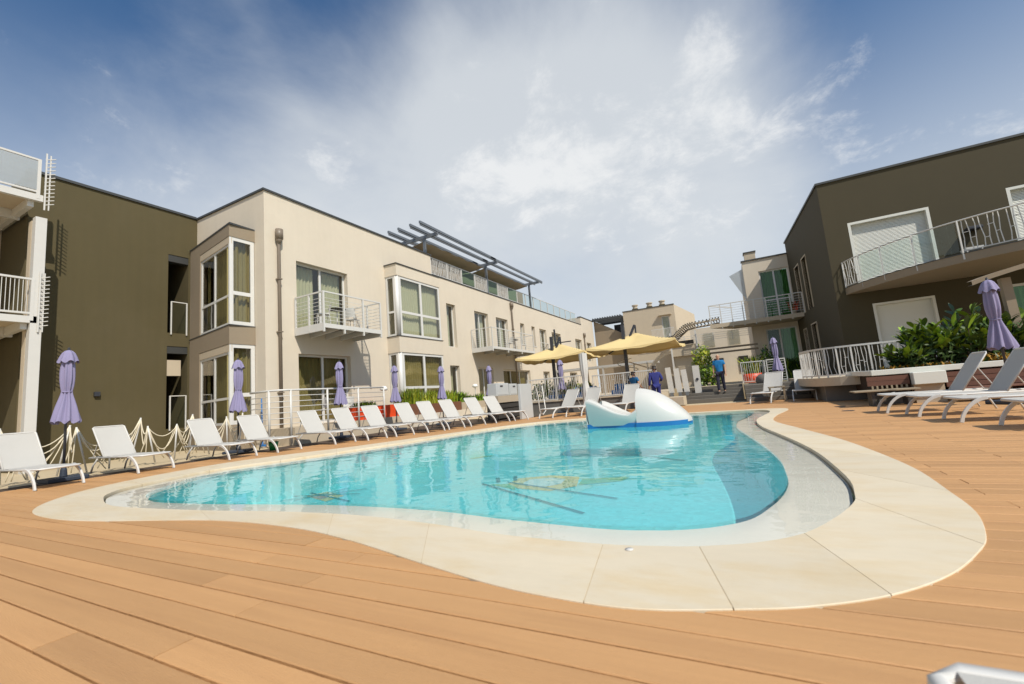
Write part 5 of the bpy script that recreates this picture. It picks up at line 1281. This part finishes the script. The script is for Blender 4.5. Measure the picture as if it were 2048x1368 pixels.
bush('garden_bush', 'green bush on the terrace behind the man coming down the steps', -1.2, 23.5, .6, .5, .5, .55, 900, ('leaf', 'leaf_dark'), 61)
bush('yellow_shrub', 'tall yellow green shrub above the bush beside the steps', -1.5, 24.6, .6, .45, .45, .9, 900, ('leaf_yellow', 'leaf'), 62, trunk=.5)
bush('terrace_bush', 'green bush behind the patterned railing left of the curtained post', -7.3, 20.6, .53, 1.0, .6, .45, 1100, ('leaf', 'leaf_dark', 'leaf_yellow'), 63)
bush('terrace_bush', 'dark bush behind the patterned railing nearest the seventh parasol', -9.0, 20.8, .53, .7, .5, .5, 700, ('leaf_dark', 'leaf'), 64)
bush('garden_bush', 'tall dark bush behind the back right lilac parasol', 1.35, 24.5, .6, .5, .5, .9, 800, ('leaf_dark', 'leaf_dark', 'leaf'), 65)
for i, (x, y, lb) in enumerate(((-7.9, 20.0, 'blue covered sofa behind the railing left of the seventh parasol'), (-6.6, 19.6, 'second blue covered sofa behind the railing, right of the seventh parasol'), (-4.6, 19.5, 'blue covered bench behind the railing near the man in petrol blue'))):
    t = thing('blue_sofa', (x, y, .53), lb, 'sofa'); MB().box(x - .55, x + .55, y, y + .6, .532, .78).build('seat', 'blue_plastic', t, bevel=.03); MB().box(x - .55, x + .55, y + .6, y + .75, .6, 1.05).build('backrest', 'blue_plastic', t, bevel=.03)
for x, y, lb in ((-6.9, 21.5, 'square white table umbrella line under the left ochre parasol'),):
    t = thing('white_awning', (x, y, 2.0), 'white horizontal awning edge under the ochre parasols', 'awning'); MB().box(-9.2, -3.6, 23.0, 24.0, 2.0, 2.12).build('valance', 'white', t)
    for q in (-9.1, -6.4, -3.7): MB().bar((q, 23.05, .53), (q, 23.05, 2.0), .08).build('post', 'white', t)

# ================================================================== PEOPLE (skinned figures)
def skin_mesh(name, joints, edges, mat, parent, root=0, lvl=2):
    me = bpy.data.meshes.new(name); me.from_pydata([j[0] for j in joints], edges, [])
    o = bpy.data.objects.new(name, me); COL.objects.link(o)
    o.modifiers.new('s', 'SKIN'); me.skin_vertices  # layer is made by the modifier data
    sv = me.skin_vertices[0].data if me.skin_vertices else None
    if sv is None:
        bm = bmesh.new(); bm.from_mesh(me); bm.verts.layers.skin.verify(); bm.to_mesh(me); bm.free(); sv = me.skin_vertices[0].data
    for i, j in enumerate(joints):
        r = j[1] if isinstance(j[1], tuple) else (j[1], j[1]); sv[i].radius = r
        sv[i].use_root = (i == root)
    ss = o.modifiers.new('b', 'SUBSURF'); ss.levels = lvl; ss.render_levels = lvl
    bpy.context.view_layer.update()
    dg = bpy.context.evaluated_depsgraph_get(); ev = o.evaluated_get(dg)
    nm = bpy.data.meshes.new_from_object(ev); o.modifiers.clear(); o.data = nm; bpy.data.meshes.remove(me)
    for f in nm.polygons: f.use_smooth = True
    nm.materials.clear(); nm.materials.append(M[mat]); o.parent = parent
    return o
def person(x, y, z, rz, s, label, shirt, trousers, long_sleeve, armL, armR, stride=0., hair='hair', lean=0., bald=False):
    t = thing('person', (0, 0, 0), label, 'person')
    # local: facing +y, height 1.75
    def arm(sd, spec):
        sh = V(sd * .19, .0, 1.42); el = V(*spec[0]); wr = V(*spec[1]); d = (wr - el).normalized(); ha = wr + d * .08
        return sh, el, wr, ha, d
    J = [((0, 0, .95), (.14, .10)), ((0, 0, 1.15), (.115, .078)), ((0, lean * .5, 1.34), (.14, .085)), ((0, lean, 1.46), (.07, .055)), ((0, lean, 1.53), .052), ((0, lean + .015, 1.60), (.068, .08)), ((0, lean + .015, 1.685), (.078, .092)), ((0, lean + .01, 1.745), (.05, .06))]
    E_ = [(0, 1), (1, 2), (2, 3), (3, 4), (4, 5), (5, 6), (6, 7)]
    sleeves = [j for j in J[:4]]; se = [(0, 1), (1, 2), (2, 3)]
    tj = [((0, 0, .97), (.16, .12))]; te = []
    for sd, spec in ((-1, armL), (1, armR)):
        sh, el, wr, ha, d = arm(sd, spec); b = len(J)
        J += [(tuple(sh), .06), (tuple(el), .043), (tuple(wr), .028), (tuple(ha), (.038, .02))]; E_ += [(2, b), (b, b + 1), (b + 1, b + 2), (b + 2, b + 3)]
        side = d.orthogonal().normalized(); 
        for k in range(4):
            f0 = ha + side * (k - 1.5) * .02 + d * .03; f1 = f0 + d * (.035 + .008 * (k in (1, 2))); f2 = f1 + d * .03 + d.cross(side) * .012; c = len(J)
            J += [(tuple(f0), .010), (tuple(f1), .009), (tuple(f2), .007)]; E_ += [(b + 3, c), (c, c + 1), (c + 1, c + 2)]
        c = len(J); th = ha + side * .04 - d * .02; J += [(tuple(th), .011), (tuple(th + side * .015 + d * .035), .009)]; E_ += [(b + 3, c), (c, c + 1)]
        q = len(sleeves); sleeves += [(tuple(sh), .078), (tuple(sh.lerp(el, .95 if long_sleeve else .62)), .062 if long_sleeve else .068)]; se += [(2, q), (q, q + 1)]
        if long_sleeve: sleeves += [(tuple(el.lerp(wr, .92)), .046)]; se += [(q + 1, q + 2)]
        hp = V(sd * .095, 0, .90); kn = V(sd * .10, .05 + sd * stride * .5, .50); an = V(sd * .105, sd * stride, .09); b = len(J)
        J += [(tuple(hp), .088), (tuple(kn), .058), (tuple(an), .04), ((an.x, an.y + .02, .04), .04), ((an.x, an.y + .15, .03), (.038, .025))]; E_ += [(0, b), (b, b + 1), (b + 1, b + 2), (b + 2, b + 3), (b + 3, b + 4)]
        q = len(tj); tj += [(tuple(hp), .105), (tuple(kn), .078), (tuple(an + V(0, 0, .01)), .062)]; te += [(0, q), (q, q + 1), (q + 1, q + 2)]
        skin_mesh('shoe', [((an.x, an.y - .05, .045), (.042, .045)), ((an.x, an.y + .08, .04), (.046, .036)), ((an.x, an.y + .19, .032), (.04, .028))], [(0, 1), (1, 2)], 'shoe', t)
    skin_mesh('body', J, E_, 'skin', t)
    sl2 = [((p[0], p[1], p[2] - (.05 if i == 0 else 0)), (r[0] + .038, r[1] + .036) if isinstance(r, tuple) and i < 3 else ((.105, .085) if i == 3 else r)) for i, (p, r) in enumerate(sleeves)]
    if long_sleeve: sl2[0] = ((0, 0, .80), (.19, .14))
    sl2.append(((0, lean, 1.515), .066)); se = se + [(3, len(sl2) - 1)]
    skin_mesh('shirt' if not long_sleeve else 'jacket', sl2, se, shirt, t, 1)
    skin_mesh('trousers', tj, te, trousers, t)
    if not bald: skin_mesh('hair', [((0, lean - .02, 1.66), (.082, .085)), ((0, lean - .005, 1.735), (.068, .078)), ((0, lean - .045, 1.60), (.06, .05))], [(0, 1), (0, 2)], hair, t)
    fm = MB()
    for sd in (-1, 1):
        fm.lathe([(.0, -.012), (.012, 0), (.0, .012)], 6, (sd * .03, lean + .098))
    f = fm
    for i, v in enumerate(f.v): f.v[i] = (v[0], v[1], v[2] + 1.665)
    f.build('eyes', 'shoe', t)
    MB().add([(-.012, lean + .095, 1.63), (.012, lean + .095, 1.63), (0, lean + .125, 1.625), (0, lean + .092, 1.67)], [(0, 1, 2), (0, 2, 3), (1, 3, 2)]).build('nose', 'skin', t)
    MB().box(-.024, .024, lean + .082, lean + .094, 1.588, 1.598).build('mouth', 'red', t)
    for sd in (-1, 1): MB().lathe([(.0, 1.62), (.016, 1.635), (.018, 1.66), (.0, 1.675)], 6, (sd * .084, lean)).build('ear', 'skin', t)
    t.location = (x, y, z); t.rotation_euler = (0, 0, rz); t.scale = (s, s, s)
    return t
person(-2.82, 18.0 - .75, 0, rad(25), .90, 'person in a navy suit seen from behind, standing beside the float with one elbow bent', 'navy', 'navy', True,
       ((-.25, -.03, 1.14), (-.26, .08, .90)), ((.27, -.08, 1.16), (.24, .16, 1.10)))
person(-3.62, 17.25, 0, rad(-30), .82, 'person in a petrol blue shirt with raised hand behind the float', 'teal', 'grey_cloth', False,
       ((-.27, .05, 1.18), (-.20, .10, 1.46)), ((.27, .02, 1.15), (.22, .22, 1.0)))
person(-.68, 20.3, .30, rad(172), .92, 'person in a bright blue shirt and dark trousers walking down the dark steps', 'bright_blue', 'dark_cloth', False,
       ((-.24, -.02, 1.14), (-.25, .06, .90)), ((.24, .02, 1.14), (.25, .05, .90)), stride=.10, bald=True)
